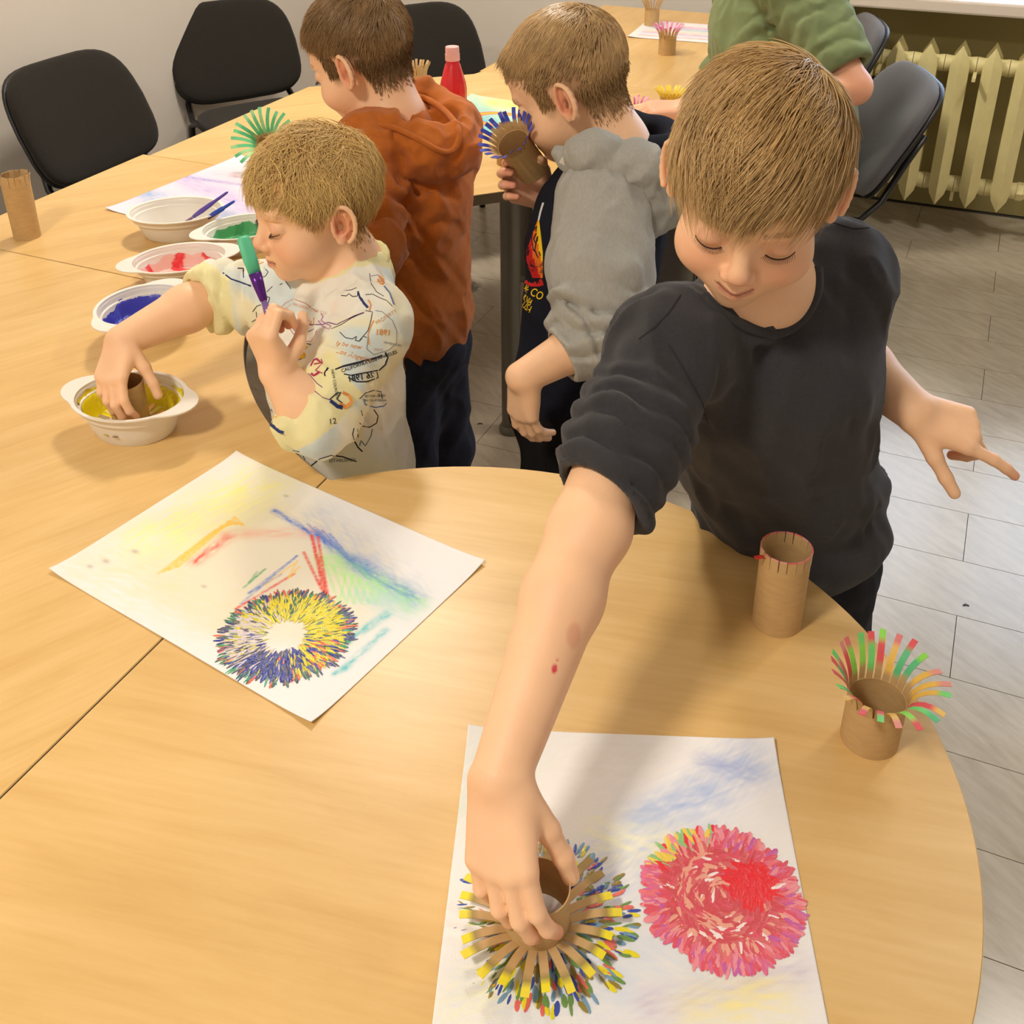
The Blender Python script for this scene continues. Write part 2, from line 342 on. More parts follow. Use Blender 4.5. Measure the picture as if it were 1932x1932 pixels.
table(ccw([uv2xy(p) for p in ((US2, VB-.008), (US3, VB-.008), (US3, VI), (US2, VI))]), 'narrow straight beech table between the two corner tables along the wall side', 'beech_c', math.radians(30), 3, [uv2xy((1.5, -1.75)), uv2xy((1.88, -1.75))], M_edge)
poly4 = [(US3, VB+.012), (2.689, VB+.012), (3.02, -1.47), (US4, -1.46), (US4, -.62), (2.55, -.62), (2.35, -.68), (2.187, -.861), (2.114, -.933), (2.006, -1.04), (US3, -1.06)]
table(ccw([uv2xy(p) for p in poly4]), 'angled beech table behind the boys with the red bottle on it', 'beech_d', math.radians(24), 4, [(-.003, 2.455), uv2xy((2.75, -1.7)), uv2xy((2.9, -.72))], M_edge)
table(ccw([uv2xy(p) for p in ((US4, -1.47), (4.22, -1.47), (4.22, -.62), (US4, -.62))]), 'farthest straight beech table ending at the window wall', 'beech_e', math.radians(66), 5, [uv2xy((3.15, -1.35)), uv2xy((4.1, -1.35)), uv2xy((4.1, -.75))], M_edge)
# ------------------------------------------------------------------ chairs
M_frame = mat('chair_frame_black', srgb(28, 27, 27), .4, .5)
M_shell = mat('chair_shell_black', srgb(24, 24, 25), .45, .5)
M_fab_black = mat('fabric_black', srgb(43, 40, 36), .95, .15, var=.12, vscale=300, bump=.5, bscale=900, sheen=.1)
M_fab_grey = mat('fabric_grey', srgb(98, 97, 102), .9, .2, var=.10, vscale=300, bump=.5, bscale=900, sheen=.3)
def cushion(outline, thick, curve, m_tilt, m, name, parent, dome=.55, rings=7):
    """padded panel from an outline in local x,z; curve bends the sides forward (+y)"""
    N = len(outline); cxm = sum(p[0] for p in outline)/N; czm = sum(p[1] for p in outline)/N
    V = []; Fc = []
    prof = []
    for i in range(rings+1):
        t = i/rings; prof.append((1-(1-t)**1.0*0 - (t**3)*0, 0))
    ks = [(.02, 1), (.4, .98), (.7, .93), (.88, .82), (.96, .62), (1, .3), (1, -.3), (.96, -.62), (.88, -.8), (.7, -.9), (.4, -.95), (.02, -.95)]
    for s_, d_ in ks:
        for p in outline:
            x = cxm+(p[0]-cxm)*s_; z = czm+(p[1]-czm)*s_
            y = d_*thick/2+curve*x*x
            V.append(m_tilt @ Vector((x, y, z)))
    k = len(ks)
    for i in range(k-1):
        for j in range(N): Fc.append((i*N+j, (i+1)*N+j, (i+1)*N+(j+1) % N, i*N+(j+1) % N))
    Fc.append(tuple(range(N))); Fc.append(tuple(range(k*N-1, (k-1)*N-1, -1)))
    return mesh_obj(name, V, Fc, m, parent, True)
def back_outline(w, h, z0):
    pts = []
    n = 40
    for i in range(n):
        a = 2*PI*i/n; ca, sa = math.cos(a), math.sin(a)
        e = .5 if sa > 0 else .38
        x = w/2*math.copysign(abs(ca)**e, ca); z = h/2*math.copysign(abs(sa)**(.62 if sa > 0 else .5), sa)
        x *= 1-.06*max(0, z/(h/2))
        pts.append((x, z0+z))
    return pts
def make_chair(loc, face, fabric, label, group, tdeg=24):
    rz = math.atan2(face[1], face[0])-PI/2
    t = empty('office_chair', loc, rz, label, 'chair', group)
    tilt = Matrix.Translation((0, -.20, .45)) @ Matrix.Rotation(math.radians(tdeg), 4, 'X')
    cushion(back_outline(.50, .37, .20), .05, .42, tilt, fabric, 'backrest', t)
    sh = cushion(back_outline(.505, .375, .20), .024, .42, tilt @ Matrix.Translation((0, -.021, 0)), M_shell, 'back_shell', t)
    so = [(.235*math.copysign(abs(math.cos(a))**.5, math.cos(a)), .21*math.copysign(abs(math.sin(a))**.5, math.sin(a))) for a in [2*PI*i/40 for i in range(40)]]
    cushion(so, .055, 0, Matrix.Translation((0, .04, .44)) @ Matrix.Rotation(-PI/2, 4, 'X'), fabric, 'seat', t)
    for s in (-1, 1):
        MB().tube([(s*.235, .26, .0), (s*.225, .23, .40), (s*.215, .19, .42), (s*.215, .0, .415)], .0125, 10).build('leg', M_frame, t, True)
        MB().tube([(s*.235, -.24, .0), (s*.225, -.17, .40), (s*.215, -.12, .42), (s*.215, .0, .415)], .0125, 10).build('leg', M_frame, t, True)
        MB().tube([(s*.20, .02, .405), (s*.21, -.20, .41), (s*.20, -.255, .46), (s*.175, -.255-.1*math.tan(math.radians(tdeg)), .56), (s*.165, -.255-.19*math.tan(math.radians(tdeg)), .65)], .012, 10, flat=.8).build('upright', M_frame, t, True)
    MB().tube([(-.215, .12, .41), (.215, .12, .41)], .011, 10).build('cross_bar', M_frame, t, True)
    MB().tube([(-.215, -.10, .41), (.215, -.10, .41)], .011, 10).build('cross_bar', M_frame, t, True)
    return t
def chair_at(bx, by, fx, fy, *a):
    l = math.hypot(fx, fy); fx, fy = fx/l, fy/l
    return make_chair((bx+.215*fx, by+.215*fy, 0), (fx, fy), *a)
chair_at(-1.26, 3.235, CU, -SU, M_fab_black, 'black padded office chair at the wall, nearest the brown tube with the crimped top', 'black chairs along the wall')
chair_at(-1.02, 4.085, .55, -.834, M_fab_black, 'black padded office chair behind the table, left of the boy in the orange hoodie', 'black chairs along the wall')
chair_at(-.30, 3.98, .55, -.834, M_fab_black, 'black padded office chair behind the red bottle', 'black chairs along the wall')
chair_at(1.03, 3.13, -1, .06, M_fab_grey, 'grey padded office chair in front of the radiator, seat of the adult in green', 'grey chairs on the window side', 29)
chair_at(1.12, 3.80, -1, .12, M_fab_grey, 'grey padded office chair behind the adult, next to the window sill', 'grey chairs on the window side', 24)
# ------------------------------------------------------------------ colour helpers for painted paper
def vnoise(P, freq, seed, octs=3):
    """cheap smooth noise in numpy, roughly -1..1"""
    r = np.random.default_rng(seed); out = np.zeros(P.shape[:-1]); amp = 1; tot = 0
    for o in range(octs):
        for k in range(5):
            d = r.normal(size=P.shape[-1]); d /= np.linalg.norm(d); d *= freq*(2**o)*(.6+.8*r.random())
            out = out+amp*np.sin(P@d+r.random()*6.28+1.5*np.sin(P@(d[::-1]*.7)+r.random()*6.28))/5*1.6
        tot += amp; amp *= .5
    return out/tot
def lerp(c, k, a): return c*(1-a[..., None])+np.array(k)*a[..., None]
def seg_d(P, a, b):
    a = np.array(a); b = np.array(b); ab = b-a; t = np.clip(((P-a)@ab)/(ab@ab), 0, 1)
    return np.linalg.norm(P-a-t[..., None]*ab, axis=-1)
def sstep(a, b, x): t = np.clip((x-a)/(b-a), 0, 1); return t*t*(3-2*t)
M_paper = mat('painted_paper', rough=.85, spec=.2, attr='Col', bump=.25, bscale=700)
PAPER_W = np.array(srgb(240, 237, 236))
def paper(center, ang, sx, sy, paint, label, nx=150, ny=106, wav=.0016, name='painting', seed=1, lift=.0008):
    """sheet in local metres: x right, y up; paint(P) -> linear colours"""
    xs = np.linspace(-sx/2, sx/2, nx); ys = np.linspace(-sy/2, sy/2, ny); X, Y = np.meshgrid(xs, ys, indexing='ij'); P = np.stack([X, Y], -1)
    col = paint(P)
    ex = np.abs(X)/(sx/2); ey = np.abs(Y)/(sy/2)
    Z = lift+wav*(vnoise(P, 14, seed, 1)*.5+.5)*sstep(.15, 1, np.maximum(ex, ey))+.0045*(np.clip(ex, 0, 1)**8)*(np.clip(ey, 0, 1)**8)
    V = np.stack([X, Y, Z], -1).reshape(-1, 3); idx = np.arange(nx*ny).reshape(nx, ny)
    Fq = np.stack([idx[:-1, :-1], idx[1:, :-1], idx[1:, 1:], idx[:-1, 1:]], -1).reshape(-1, 4)
    n = len(V); V2 = np.vstack([V, V-np.array([0, 0, .0004])])
    rim = np.concatenate([idx[:, 0], idx[-1, 1:], idx[-2::-1, -1], idx[0, -2:0:-1]])
    side = np.stack([rim, rim+n, np.roll(rim, -1)+n, np.roll(rim, -1)], -1)
    F2 = np.vstack([Fq, side, (Fq+n)[:, ::-1]])
    o = mesh_obj(name, V2, F2, M_paper, None, True, np.vstack([col.reshape(-1, 3)]*2), loc=(center[0], center[1], ZT))
    o.rotation_euler = (0, 0, ang); tag(o, label, 'painting', 'paintings on the tables'); return o
def smear(col, P, a, b, w, k, s, seed, f=60):
    """soft chalk smear along a segment"""
    d = seg_d(P, a, b); ab_ = np.array(b)-np.array(a); ab_ = ab_/np.linalg.norm(ab_); Q_ = np.stack([P@ab_*.25, P@np.array([-ab_[1], ab_[0]])], -1); n = .5*vnoise(P, f*2, seed, 2)+.7*vnoise(Q_, 700, seed+1, 2)
    return lerp(col, k, np.clip(s*np.exp(-(d/w)**2)*(.7+.65*n), 0, 1))
def scribble(col, P, pts, w, k, s, seed):
    n = vnoise(P, 900, seed, 2)
    for a, b in zip(pts[:-1], pts[1:]):
        d = seg_d(P, a, b); col = lerp(col, k, np.clip(s*(1-sstep(w*.4, w, d))*(.8+.5*n), 0, 1))
    return col
# first painting (flower ring) : local frame from its photographed corners
q = [PZ(*p, ZT) for p in ((450, 857), (915, 1063), (588, 1370), (90, 1078))]
c1p = sum(q)/4; ax = (q[1]-q[0]+q[2]-q[3]); a1p = math.atan2(ax[1], ax[0])
def loc2(px, py, c, a):
    w = PZ(px, py, ZT)-c; return np.array([w[0]*math.cos(a)+w[1]*math.sin(a), -w[0]*math.sin(a)+w[1]*math.cos(a)])
L1 = lambda x, y: loc2(x, y, c1p, a1p)
Y_, R_, B_, G_, T_q, O_ = srgb(250, 244, 150), srgb(235, 95, 80), srgb(95, 130, 215), srgb(170, 240, 130), srgb(110, 200, 205), srgb(250, 205, 90)
GY = srgb(205, 200, 180)
def paint1(P):
    c = np.ones(P.shape[:-1]+(3,))*PAPER_W
    e = np.linalg.norm((P-np.array([0, .0]))/np.array([.19, .13]), axis=-1); n = vnoise(P, 30, 3)
    c = lerp(c, srgb(238, 228, 205), np.clip(.85*(1-sstep(.75, 1.05, e+.12*n)), 0, 1))
    c = smear(c, P, L1(300, 1010), L1(480, 920), .055, Y_, .8, 4, 40)
    c = smear(c, P, L1(180, 1070), L1(420, 1150), .05, srgb(236, 226, 190), .6, 5)
    c = smear(c, P, L1(600, 980), L1(760, 1110), .03, srgb(200, 208, 225), .7, 6)
    c = smear(c, P, L1(430, 1010), L1(600, 1005), .010, srgb(240, 170, 140), .55, 7)
    c = smear(c, P, L1(370, 1060), L1(430, 1015), .008, R_, .9, 8, 200)
    for k in range(5): c = scribble(c, P, [L1(300+k*9, 1083-k*3), L1(395+k*12, 1010-k*8), L1(440+k*5, 985+k*2)], .003, O_, .8, 10+k)
    c = smear(c, P, L1(518, 965), L1(600, 1015), .0045, B_, 1.0, 20, 300)
    c = smear(c, P, L1(600, 1010), L1(690, 1080), .008, B_, .9, 21, 300)
    c = smear(c, P, L1(670, 1060), L1(780, 1132), .013, B_, .85, 22, 300)
    for k in range(4): c = scribble(c, P, [L1(580+k*14, 990+k*6), L1(660+k*10, 1060+k*10), L1(760+k*6, 1125)], .002, B_, .7, 30+k)
    c = smear(c, P, L1(620, 1055), L1(780, 1140), .016, G_, .65, 25, 120)
    for k in range(6): c = scribble(c, P, [L1(612+k*16, 1060+k*8), L1(640+k*14, 1140), L1(655+k*12, 1075+k*9)], .002, G_, .6, 40+k)
    c = smear(c, P, L1(690, 1120), L1(760, 1150), .02, srgb(170, 215, 215), .6, 26)
    c = smear(c, P, L1(640, 1220), L1(730, 1160), .006, T_q, .9, 27, 300); c = smear(c, P, L1(632, 1272), L1(650, 1262), .004, T_q, .9, 28, 300); c = smear(c, P, L1(650, 1262), L1(728, 1190), .005, T_q, .8, 29, 300)
    c = scribble(c, P, [L1(573, 1043), L1(612, 1122), L1(588, 1012), L1(618, 1125), L1(600, 1015)], .0028, R_, .95, 50)
    c = scribble(c, P, [L1(445, 1150), L1(556, 1083)], .0028, R_, .8, 51); c = scribble(c, P, [L1(455, 1140), L1(560, 1050), L1(470, 1120), L1(530, 1085)], .0025, B_, .55, 52)
    c = scribble(c, P, [L1(460, 1110), L1(500, 1075), L1(470, 1100), L1(485, 1080)], .0022, srgb(70, 170, 110), .6, 53)
    c = scribble(c, P, [L1(500, 1105), L1(560, 1060), L1(545, 1090), L1(565, 1070)], .0022, O_, .7, 54)
    for x, y, r_ in ((385, 1108, .004), (255, 1042, .006), (540, 938, .004), (200, 1060, .006), (170, 1070, .005)):
        c = lerp(c, srgb(165, 155, 140), np.clip(.55*np.exp(-(np.linalg.norm((P-L1(x, y))*np.array([1, 1.8]), axis=-1)/r_)**2), 0, 1))
    return c
_p1 = paint1
def paint1(P):
    c = _p1(P); d = np.linalg.norm(P-L1(540, 1200), axis=-1); n = vnoise(P, 150, 77, 2); a = np.arctan2(P[..., 1]-L1(540, 1200)[1], P[..., 0]-L1(540, 1200)[0]) % (2*PI)
    m = sstep(.027, .034, d+.004*n)*(1-sstep(.058, .068, d+.005*n)); deg = np.degrees(a)
    k = np.where(((deg > 20) & (deg < 170))[..., None], np.array(srgb(222, 206, 60)), np.where(((deg >= 170) & (deg < 255))[..., None], np.array(srgb(205, 198, 196)), np.where(((deg >= 255) & (deg < 330))[..., None], np.array(srgb(70, 78, 140)), np.array(srgb(200, 190, 70)))))
    return c*(1-.85*m[..., None])+k*.85*m[..., None]
pp1 = paper(c1p, a1p, .42, .297, paint1, 'white sheet turned diagonally with a ring shaped flower print in yellow, blue and green', 300, 214)
# brush-stroke flowers as real dabs of paint lying on the sheet
M_dab = mat('wet_paint', rough=.28, spec=.5, attr='Col', bump=.3, bscale=500)
def dabs(parent, name, items):
    """items: (x, y, angle, length, width, colour, height)"""
    b = MB()
    for (x, y, a, ln, wd, col, hgt) in items:
        ca, sa = math.cos(a), math.sin(a); V = []
        for t, w, z in ((-.5, .25, .0), (-.25, .9, .7), (.15, 1, 1), (.42, .6, .6), (.5, .12, .0)):
            for s_ in (-1, 0, 1):
                lx = t*ln; ly = s_*w*wd/2; V.append((x+lx*ca-ly*sa, y+lx*sa+ly*ca, .0014+hgt*z*(1 if s_ == 0 else .15)))
        Fc = [(i*3+j, i*3+j+1, (i+1)*3+j+1, (i+1)*3+j) for i in range(4) for j in range(2)]
        Fc = [f[::-1] for f in Fc]
        b.add(V, Fc, col)
    o = b.build(name, M_dab, parent, True); o['kind'] = 'stuff'; return o
fc = L1(540, 1200)
items = []
palD = [srgb(45, 60, 150), srgb(60, 70, 120), srgb(70, 110, 90), srgb(235, 215, 40), srgb(225, 205, 30), srgb(200, 195, 60), srgb(225, 110, 80), srgb(60, 160, 110), srgb(220, 205, 190), srgb(95, 90, 105)]
ea, eb = .070, .070
for k in range(1500):
    th = random.random()*2*PI; rr = random.random()**.75; r0 = .026+(.071-.026)*rr*random.uniform(.92, 1.05)
    # yellow on the right and top, white-violet at the left, blue at the bottom
    dx, dy = math.cos(th), math.sin(th)
    pd = PZ(540+60*dx, 1200-60*dy, ZT)  # world direction for photo-relative colour placement
    w = random.random(); sdir = ((math.degrees(th)+random.gauss(0, 22)) % 360)
    if r0 > .064: col = random.choice([palD[0], palD[1], palD[7], palD[6], palD[2], palD[9]])
    elif 20 < sdir < 170: col = random.choice([palD[3], palD[4], palD[5], palD[4], palD[2]])
    elif 170 <= sdir < 255: col = random.choice([palD[8], palD[8], srgb(210, 200, 215), palD[5], palD[9]])
    elif 255 <= sdir < 330: col = random.choice([palD[0], palD[0], palD[1], palD[9], srgb(90, 100, 170)])
    else: col = random.choice([palD[3], palD[4], palD[0], palD[5], palD[6]])
    items.append((fc[0]+r0*dx, fc[1]+r0*dy, th+random.uniform(-.25, .25), random.uniform(.009, .017), random.uniform(.0016, .0036), col, random.uniform(.0002, .0009)))
dabs(pp1, 'flower_print', items)
# second painting (under the boy's hand)
qa, qb = PZ(887, 1374, ZT), PZ(1456, 1399, ZT); axv = (qb-qa)/np.linalg.norm(qb-qa); ayv = np.array([-axv[1], axv[0], 0])
c2p = (qa+qb)/2-ayv*.21; a2p = math.atan2(axv[1], axv[0])
L2 = lambda x, y: loc2(x, y, c2p, a2p)
def paint2(P):
    c = np.ones(P.shape[:-1]+(3,))*PAPER_W
    bl = srgb(172, 190, 228); ye = srgb(248, 244, 200); gr = srgb(208, 226, 205)
    c = smear(c, P, L2(950, 1420), L2(880, 1520), .035, gr, .6, 60, 30)
    c = smear(c, P, L2(1150, 1640), L2(1400, 1440), .03, bl, .75, 61, 60); c = smear(c, P, L2(1200, 1540), L2(1330, 1500), .016, srgb(150, 175, 222), .6, 62, 90)
    c = smear(c, P, L2(1330, 1440), L2(1410, 1460), .010, srgb(150, 165, 215), .75, 63, 200)
    c = smear(c, P, L2(1140, 1580), L2(1260, 1600), .025, ye, .6, 64); c = smear(c, P, L2(1100, 1450), L2(1250, 1420), .04, srgb(232, 226, 220), .5, 65)
    c = smear(c, P, L2(900, 1870), L2(1150, 1850), .03, srgb(205, 220, 240), .6, 66); c = smear(c, P, L2(860, 1900), L2(960, 1840), .02, srgb(245, 240, 190), .6, 67)
    c = smear(c, P, L2(1230, 1900), L2(1500, 1830), .014, srgb(205, 190, 215), .7, 68); c = smear(c, P, L2(1330, 1900), L2(1450, 1890), .022, srgb(250, 236, 160), .8, 69)
    c = smear(c, P, L2(1180, 1780), L2(1300, 1820), .03, srgb(215, 225, 240), .6, 70)
    d = np.linalg.norm(P-L2(1362, 1693), axis=-1); n = vnoise(P, 120, 71, 2); c = lerp(c, srgb(224, 108, 116), .95*(1-sstep(.054, .063, d+.005*n)))
    return c
pp2 = paper(c2p, a2p, .297, .42, paint2, 'white sheet under the front boy\'s hand with a round pink and red flower print', 214, 300, seed=5)
fc2 = L2(1362, 1693); items = []
palP = [srgb(235, 60, 70), srgb(228, 90, 110), srgb(225, 110, 150), srgb(240, 150, 160), srgb(215, 85, 95), srgb(240, 170, 150), srgb(205, 100, 170)]
for k in range(1250):
    th = random.random()*2*PI; r0 = .063*math.sqrt(random.random()); dx, dy = math.cos(th), math.sin(th)
    if r0 > .05: col = random.choice([palP[2], palP[6], palP[3], palP[1], srgb(235, 120, 130)]) if not (1.6 < th < 2.7) else random.choice([palP[3], srgb(240, 210, 90), srgb(150, 200, 130), palP[0]])
    elif (dx*r0-.025)**2+(dy*r0-.012)**2 < .022**2: col = random.choice([palP[0], srgb(240, 50, 60), palP[0]])
    else: col = random.choice([palP[4], palP[1], palP[4], srgb(222, 110, 115), palP[5]]) if random.random() < .93 else srgb(250, 235, 235)
    tang = th+(PI/2 if r0 < .042 else 0)
    items.append((fc2[0]+r0*dx, fc2[1]+r0*dy, tang+random.uniform(-.5, .5), random.uniform(.010, .02), random.uniform(.003, .007), col, random.uniform(.0003, .0014)))
dabs(pp2, 'flower_print', items)
items = []
fc3 = L2(1026, 1738)
for k in range(500):
    th = random.random()*2*PI; r0 = random.uniform(.035, .076); dx, dy = math.cos(th), math.sin(th)
    col = random.choice([srgb(235, 220, 40), srgb(60, 80, 170), srgb(110, 150, 80), srgb(225, 110, 100), srgb(150, 130, 60), srgb(120, 160, 190)])
    items.append((fc3[0]+r0*dx, fc3[1]+r0*dy, th+random.uniform(-.3, .3), random.uniform(.008, .016), random.uniform(.002, .005), col, random.uniform(.0002, .0008)))
dabs(pp2, 'flower_print', items)
# painting behind the small boy
q3 = PZ(425, 362, ZT)
def paint3(P):
    c = np.ones(P.shape[:-1]+(3,))*np.array(srgb(232, 224, 236))
    c = smear(c, P, (-.15, .02), (.15, -.06), .04, srgb(196, 176, 226), .8, 80, 40); c = smear(c, P, (-.2, -.10), (.1, -.12), .035, srgb(150, 180, 225), .9, 81, 40)
    c = smear(c, P, (-.1, .08), (.2, .05), .03, srgb(240, 205, 222), .8, 82, 40); c = smear(c, P, (-.2, .02), (.05, .06), .008, srgb(130, 125, 205), .7, 83, 200)
    return c
paper(q3, math.atan2(CU, SU)-PI/2-.10, .297, .42, paint3, 'violet and blue washed sheet half hidden behind the small boy\'s head', 80, 110, seed=9)
# bright painting with an orange ring, in front of the boy in grey
qc = [PZ(872, 188, ZT), PZ(930, 180, ZT)]
c4p = PZ(965, 222, ZT)
def paint4(P):
    c = np.ones(P.shape[:-1]+(3,))*np.array(srgb(196, 226, 190))
    c = smear(c, P, (-.20, .0), (-.06, -.10), .085, srgb(84, 172, 214), 1.15, 90, 30); c = smear(c, P, (-.1, .12), (.14, .10), .05, srgb(232, 236, 120), 1.1, 91, 30)
    c = smear(c, P, (.0, -.1), (.18, -.05), .07, srgb(120, 200, 196), 1.0, 92, 30)
    d = np.abs(np.linalg.norm((P-np.array([-.02, -.03]))/np.array([1.35, 1]), axis=-1)-.055)
    c = lerp(c, srgb(245, 190, 60), 1-sstep(.006, .014, d)); c = lerp(c, srgb(240, 110, 110), (1-sstep(.0, .006, np.abs(d-.009))))
    return c
paper(c4p, math.radians(-28), .42, .297, paint4, 'turquoise and yellow sheet with an orange ring beside the red bottle', 140, 100, seed=12)
c5p = PZ(1310, 62, ZT)
def paint5(P):
    c = np.ones(P.shape[:-1]+(3,))*np.array(srgb(240, 236, 238))
    for k, (y, w, kx) in enumerate(((-.10, .012, srgb(240, 170, 160)), (-.02, .02, srgb(225, 215, 190)), (-.045, .010, srgb(225, 150, 190)), (.04, .014, srgb(160, 185, 235)), (.07, .014, srgb(235, 140, 190)), (.02, .010, srgb(190, 220, 190)), (-.06, .014, srgb(200, 200, 235)))):
        c = smear(c, P, (-.17, y), (.2, y), w, kx, .8, 100+k, 60)
    return c
paper(c5p, math.radians(-20), .42, .297, paint5, 'striped pink and blue sheet on the far table beside the adult', 90, 64, seed=14)
# ------------------------------------------------------------------ cardboard tubes with cut fringes
M_card = mat('cardboard', srgb(196, 162, 112), .8, .2, var=.07, vscale=70, bump=.2, bscale=400, stretch=(1, 1, 3))
M_petal = mat('painted_cardboard', rough=.5, spec=.4, attr='Col', var=.05, vscale=120)
CARD = srgb(196, 162, 112)
def tube_body(R0, h, wall=.0011, n=48, rim_col=None, topfn=None, R1=None):
    b = MB(); V = []; R1 = R1 or R0
    for k, (r, z) in enumerate(((R0, 0), (R0, .33), (R1, .66), (R1, 1), (R1-wall, 1), (R1-wall, .66), (R0-wall, .33), (R0-wall, 0))):
        for j in range(n):
            a = 2*PI*j/n; zz = z*h+((topfn(a) if topfn else 0) if z == 1 else 0); V.append((r*math.cos(a), r*math.sin(a), zz))
    b.add(V, [(i*n+j, i*n+(j+1) % n, ((i+1) % 8)*n+(j+1) % n, ((i+1) % 8)*n+j) for i in range(8) for j in range(n)])
    return b
def petal_strip(R0, z0, th, wd, ln, a0, a1, colf, seg=7, thick=.0007, jit=0):
    """one cut strip bending outward from angle a0 to a1 (0 = straight up)"""
    V = []; cols = []; r, z = R0, z0; er = (math.cos(th), math.sin(th)); et = (-math.sin(th), math.cos(th))
    for i in range(seg+1):
        t = i/seg; a = a0+(a1-a0)*min(1, t*1.25)
        nr, nz = -math.cos(a), math.sin(a)
        for s_ in (-1, 1):
            for k in (0, 1):
                rr = r+nr*thick*k; zz = z+nz*thick*k; w = wd/2*(1-.06*t)
                V.append((er[0]*rr+et[0]*s_*w+et[0]*jit*t, er[1]*rr+et[1]*s_*w+et[1]*jit*t, zz)); cols.append(colf(t, k))
        r += math.sin(a)*ln/seg; z += math.cos(a)*ln/seg
    Fc = []
    for i in range(seg):
        o = i*4; Fc += [(o, o+2, o+6, o+4), (o+1, o+5, o+7, o+3), (o, o+4, o+5, o+1), (o+2, o+3, o+7, o+6)]
    Fc += [(0, 1, 3, 2), (seg*4, seg*4+2, seg*4+3, seg*4+1)]
    return V, Fc, cols
def fringe_tube(loc, label, R0=.0265, h=.05, n=20, ln=.045, a0=.1, a1=1.2, pal=None, paint_from=.35, M=None, separate=True, rz=0, group='cardboard tube flowers', a1f=None, gapf=.82, lnf=None, name='cardboard_tube_flower'):
    t = empty(name, loc, rz, label, 'paper tube', group)
    if M is not None: t.matrix_world = Matrix.Translation(loc) @ M.to_4x4()
    tube_body(R0, h).build('tube', M_card, t, True).data.set_sharp_from_angle(angle=.8)
    allb = MB()
    for k in range(n):
        th = 2*PI*(k+.5)/n; c = random.choice(pal); c2_ = random.choice(pal); wd = 2*PI*R0/n*gapf
        pf = paint_from+random.uniform(-.12, .12)
        colf = lambda tt, kk, c=c, c2_=c2_, pf=pf: (CARD if tt < pf or (kk == 0 and tt < pf+.2) else (c if tt < .75 else c2_))
        V, Fc, cols = petal_strip(R0, h-.001, th, wd, (lnf(th) if lnf else ln)*random.uniform(.93, 1.05), a0, (a1f(th) if a1f else a1)+random.uniform(-.12, .12), colf, jit=random.uniform(-.003, .003))
        if separate:
            mesh_obj('petal', V, Fc, M_petal, t, True, cols).data.set_sharp_from_angle(angle=.7)
        else:
            n0 = len(allb.v); allb.v += V; allb.f += [tuple(i+n0 for i in f) for f in Fc]; allb.c += cols
    if not separate: allb.build('fringe', M_petal, t, True).data.set_sharp_from_angle(angle=.7)
    return t
def nrm_(v): v = np.array(v, float); return v/np.linalg.norm(v)
def axis_mat(z):
    x = nrm_(np.cross((0, 1, 0), z)); y = np.cross(z, x); return Matrix(((x[0], y[0], z[0]), (x[1], y[1], z[1]), (x[2], y[2], z[2])))
def T(px, py): p = PZ(px, py, ZT); return Vector(p)
# standing tube with a red painted cut rim
t1 = empty('cardboard_tube', T(1465, 1172), 0, 'upright cardboard tube with a pink painted rim, at the table edge', 'paper tube', 'cardboard tube flowers')
tube_body(.0268, .088).build('tube', M_card, t1, True).data.set_sharp_from_angle(angle=.8)
PK = [srgb(226, 120, 125), srgb(214, 90, 95), srgb(222, 150, 150), srgb(200, 120, 120)]
for k in range(18):
    th = 2*PI*(k+.5)/18; c = random.choice(PK); a = .02
    V, Fc, cols = petal_strip(.0268, .087, th, 2*PI*.0268/18*(.97 if k % 3 else .86), .016, a, a+random.uniform(-.05, .06), lambda tt, kk: c if tt > .86 else CARD, thick=.0011)
    mesh_obj('tab', V, Fc, M_petal, t1, False, cols)
V, Fc, cols = petal_strip(.0268, .097, math.radians(200), .006, .012, 1.2, 1.6, lambda tt, kk: srgb(205, 60, 50)); mesh_obj('tab', V, Fc, M_petal, t1, False, cols)
PR = [srgb(226, 90, 95), srgb(222, 120, 120), srgb(120, 215, 120), srgb(150, 225, 90), srgb(235, 190, 90), srgb(228, 150, 140), srgb(90, 190, 130)]
fringe_tube(T(1640, 1392), 'flared cardboard tube flower with red, green and orange petals at the table edge', .0275, .052, 22, .050, .12, 1.25, PR, .30, a1f=lambda th: 1.15+.55*math.cos(th+.9), group='cardboard tube flowers')
# plain crimped tube at the far left
t3 = empty('cardboard_tube', T(52, 446), 0, 'plain brown cardboard tube with a crimped top at the left edge', 'paper tube', 'cardboard tube flowers')
MB_ = tube_body(.0265, .115, topfn=lambda a: .003*math.sin(5*a), R1=.0275).build('tube', M_card, t3, True); MB_.data.set_sharp_from_angle(angle=.8)
for k in range(16):
    th = 2*PI*(k+.5)/16
    V, Fc, cols = petal_strip(.0275, .113, th, .010, .020, .0, random.uniform(-.35, .35), lambda tt, kk: CARD, thick=.001); mesh_obj('tab', V, Fc, M_petal, t3, False, cols)
GR = [srgb(95, 190, 130), srgb(110, 200, 140), srgb(80, 175, 115), srgb(150, 205, 140)]
axg = nrm_(( -.10, -.75, .62)); fringe_tube(Vector(PZ(520, 290, ZT+.021)), 'flared cardboard tube flower with green petals behind the small boy\'s head', .0265, .062, 22, .066, .35, 1.5, GR, .10, gapf=1.15, M=axis_mat(axg))
fringe_tube(T(790, 196), 'cardboard tube with a pale unpainted fringe behind the orange hood', .0265, .085, 20, .035, .1, .5, [CARD, srgb(200, 170, 120)], 1.2, separate=False)
fringe_tube(T(958, 308), 'cardboard tube standing on the table behind the raised hand, left of the grey hoodie', .0265, .075, 18, .02, .0, .2, [CARD], 1.2, separate=False)
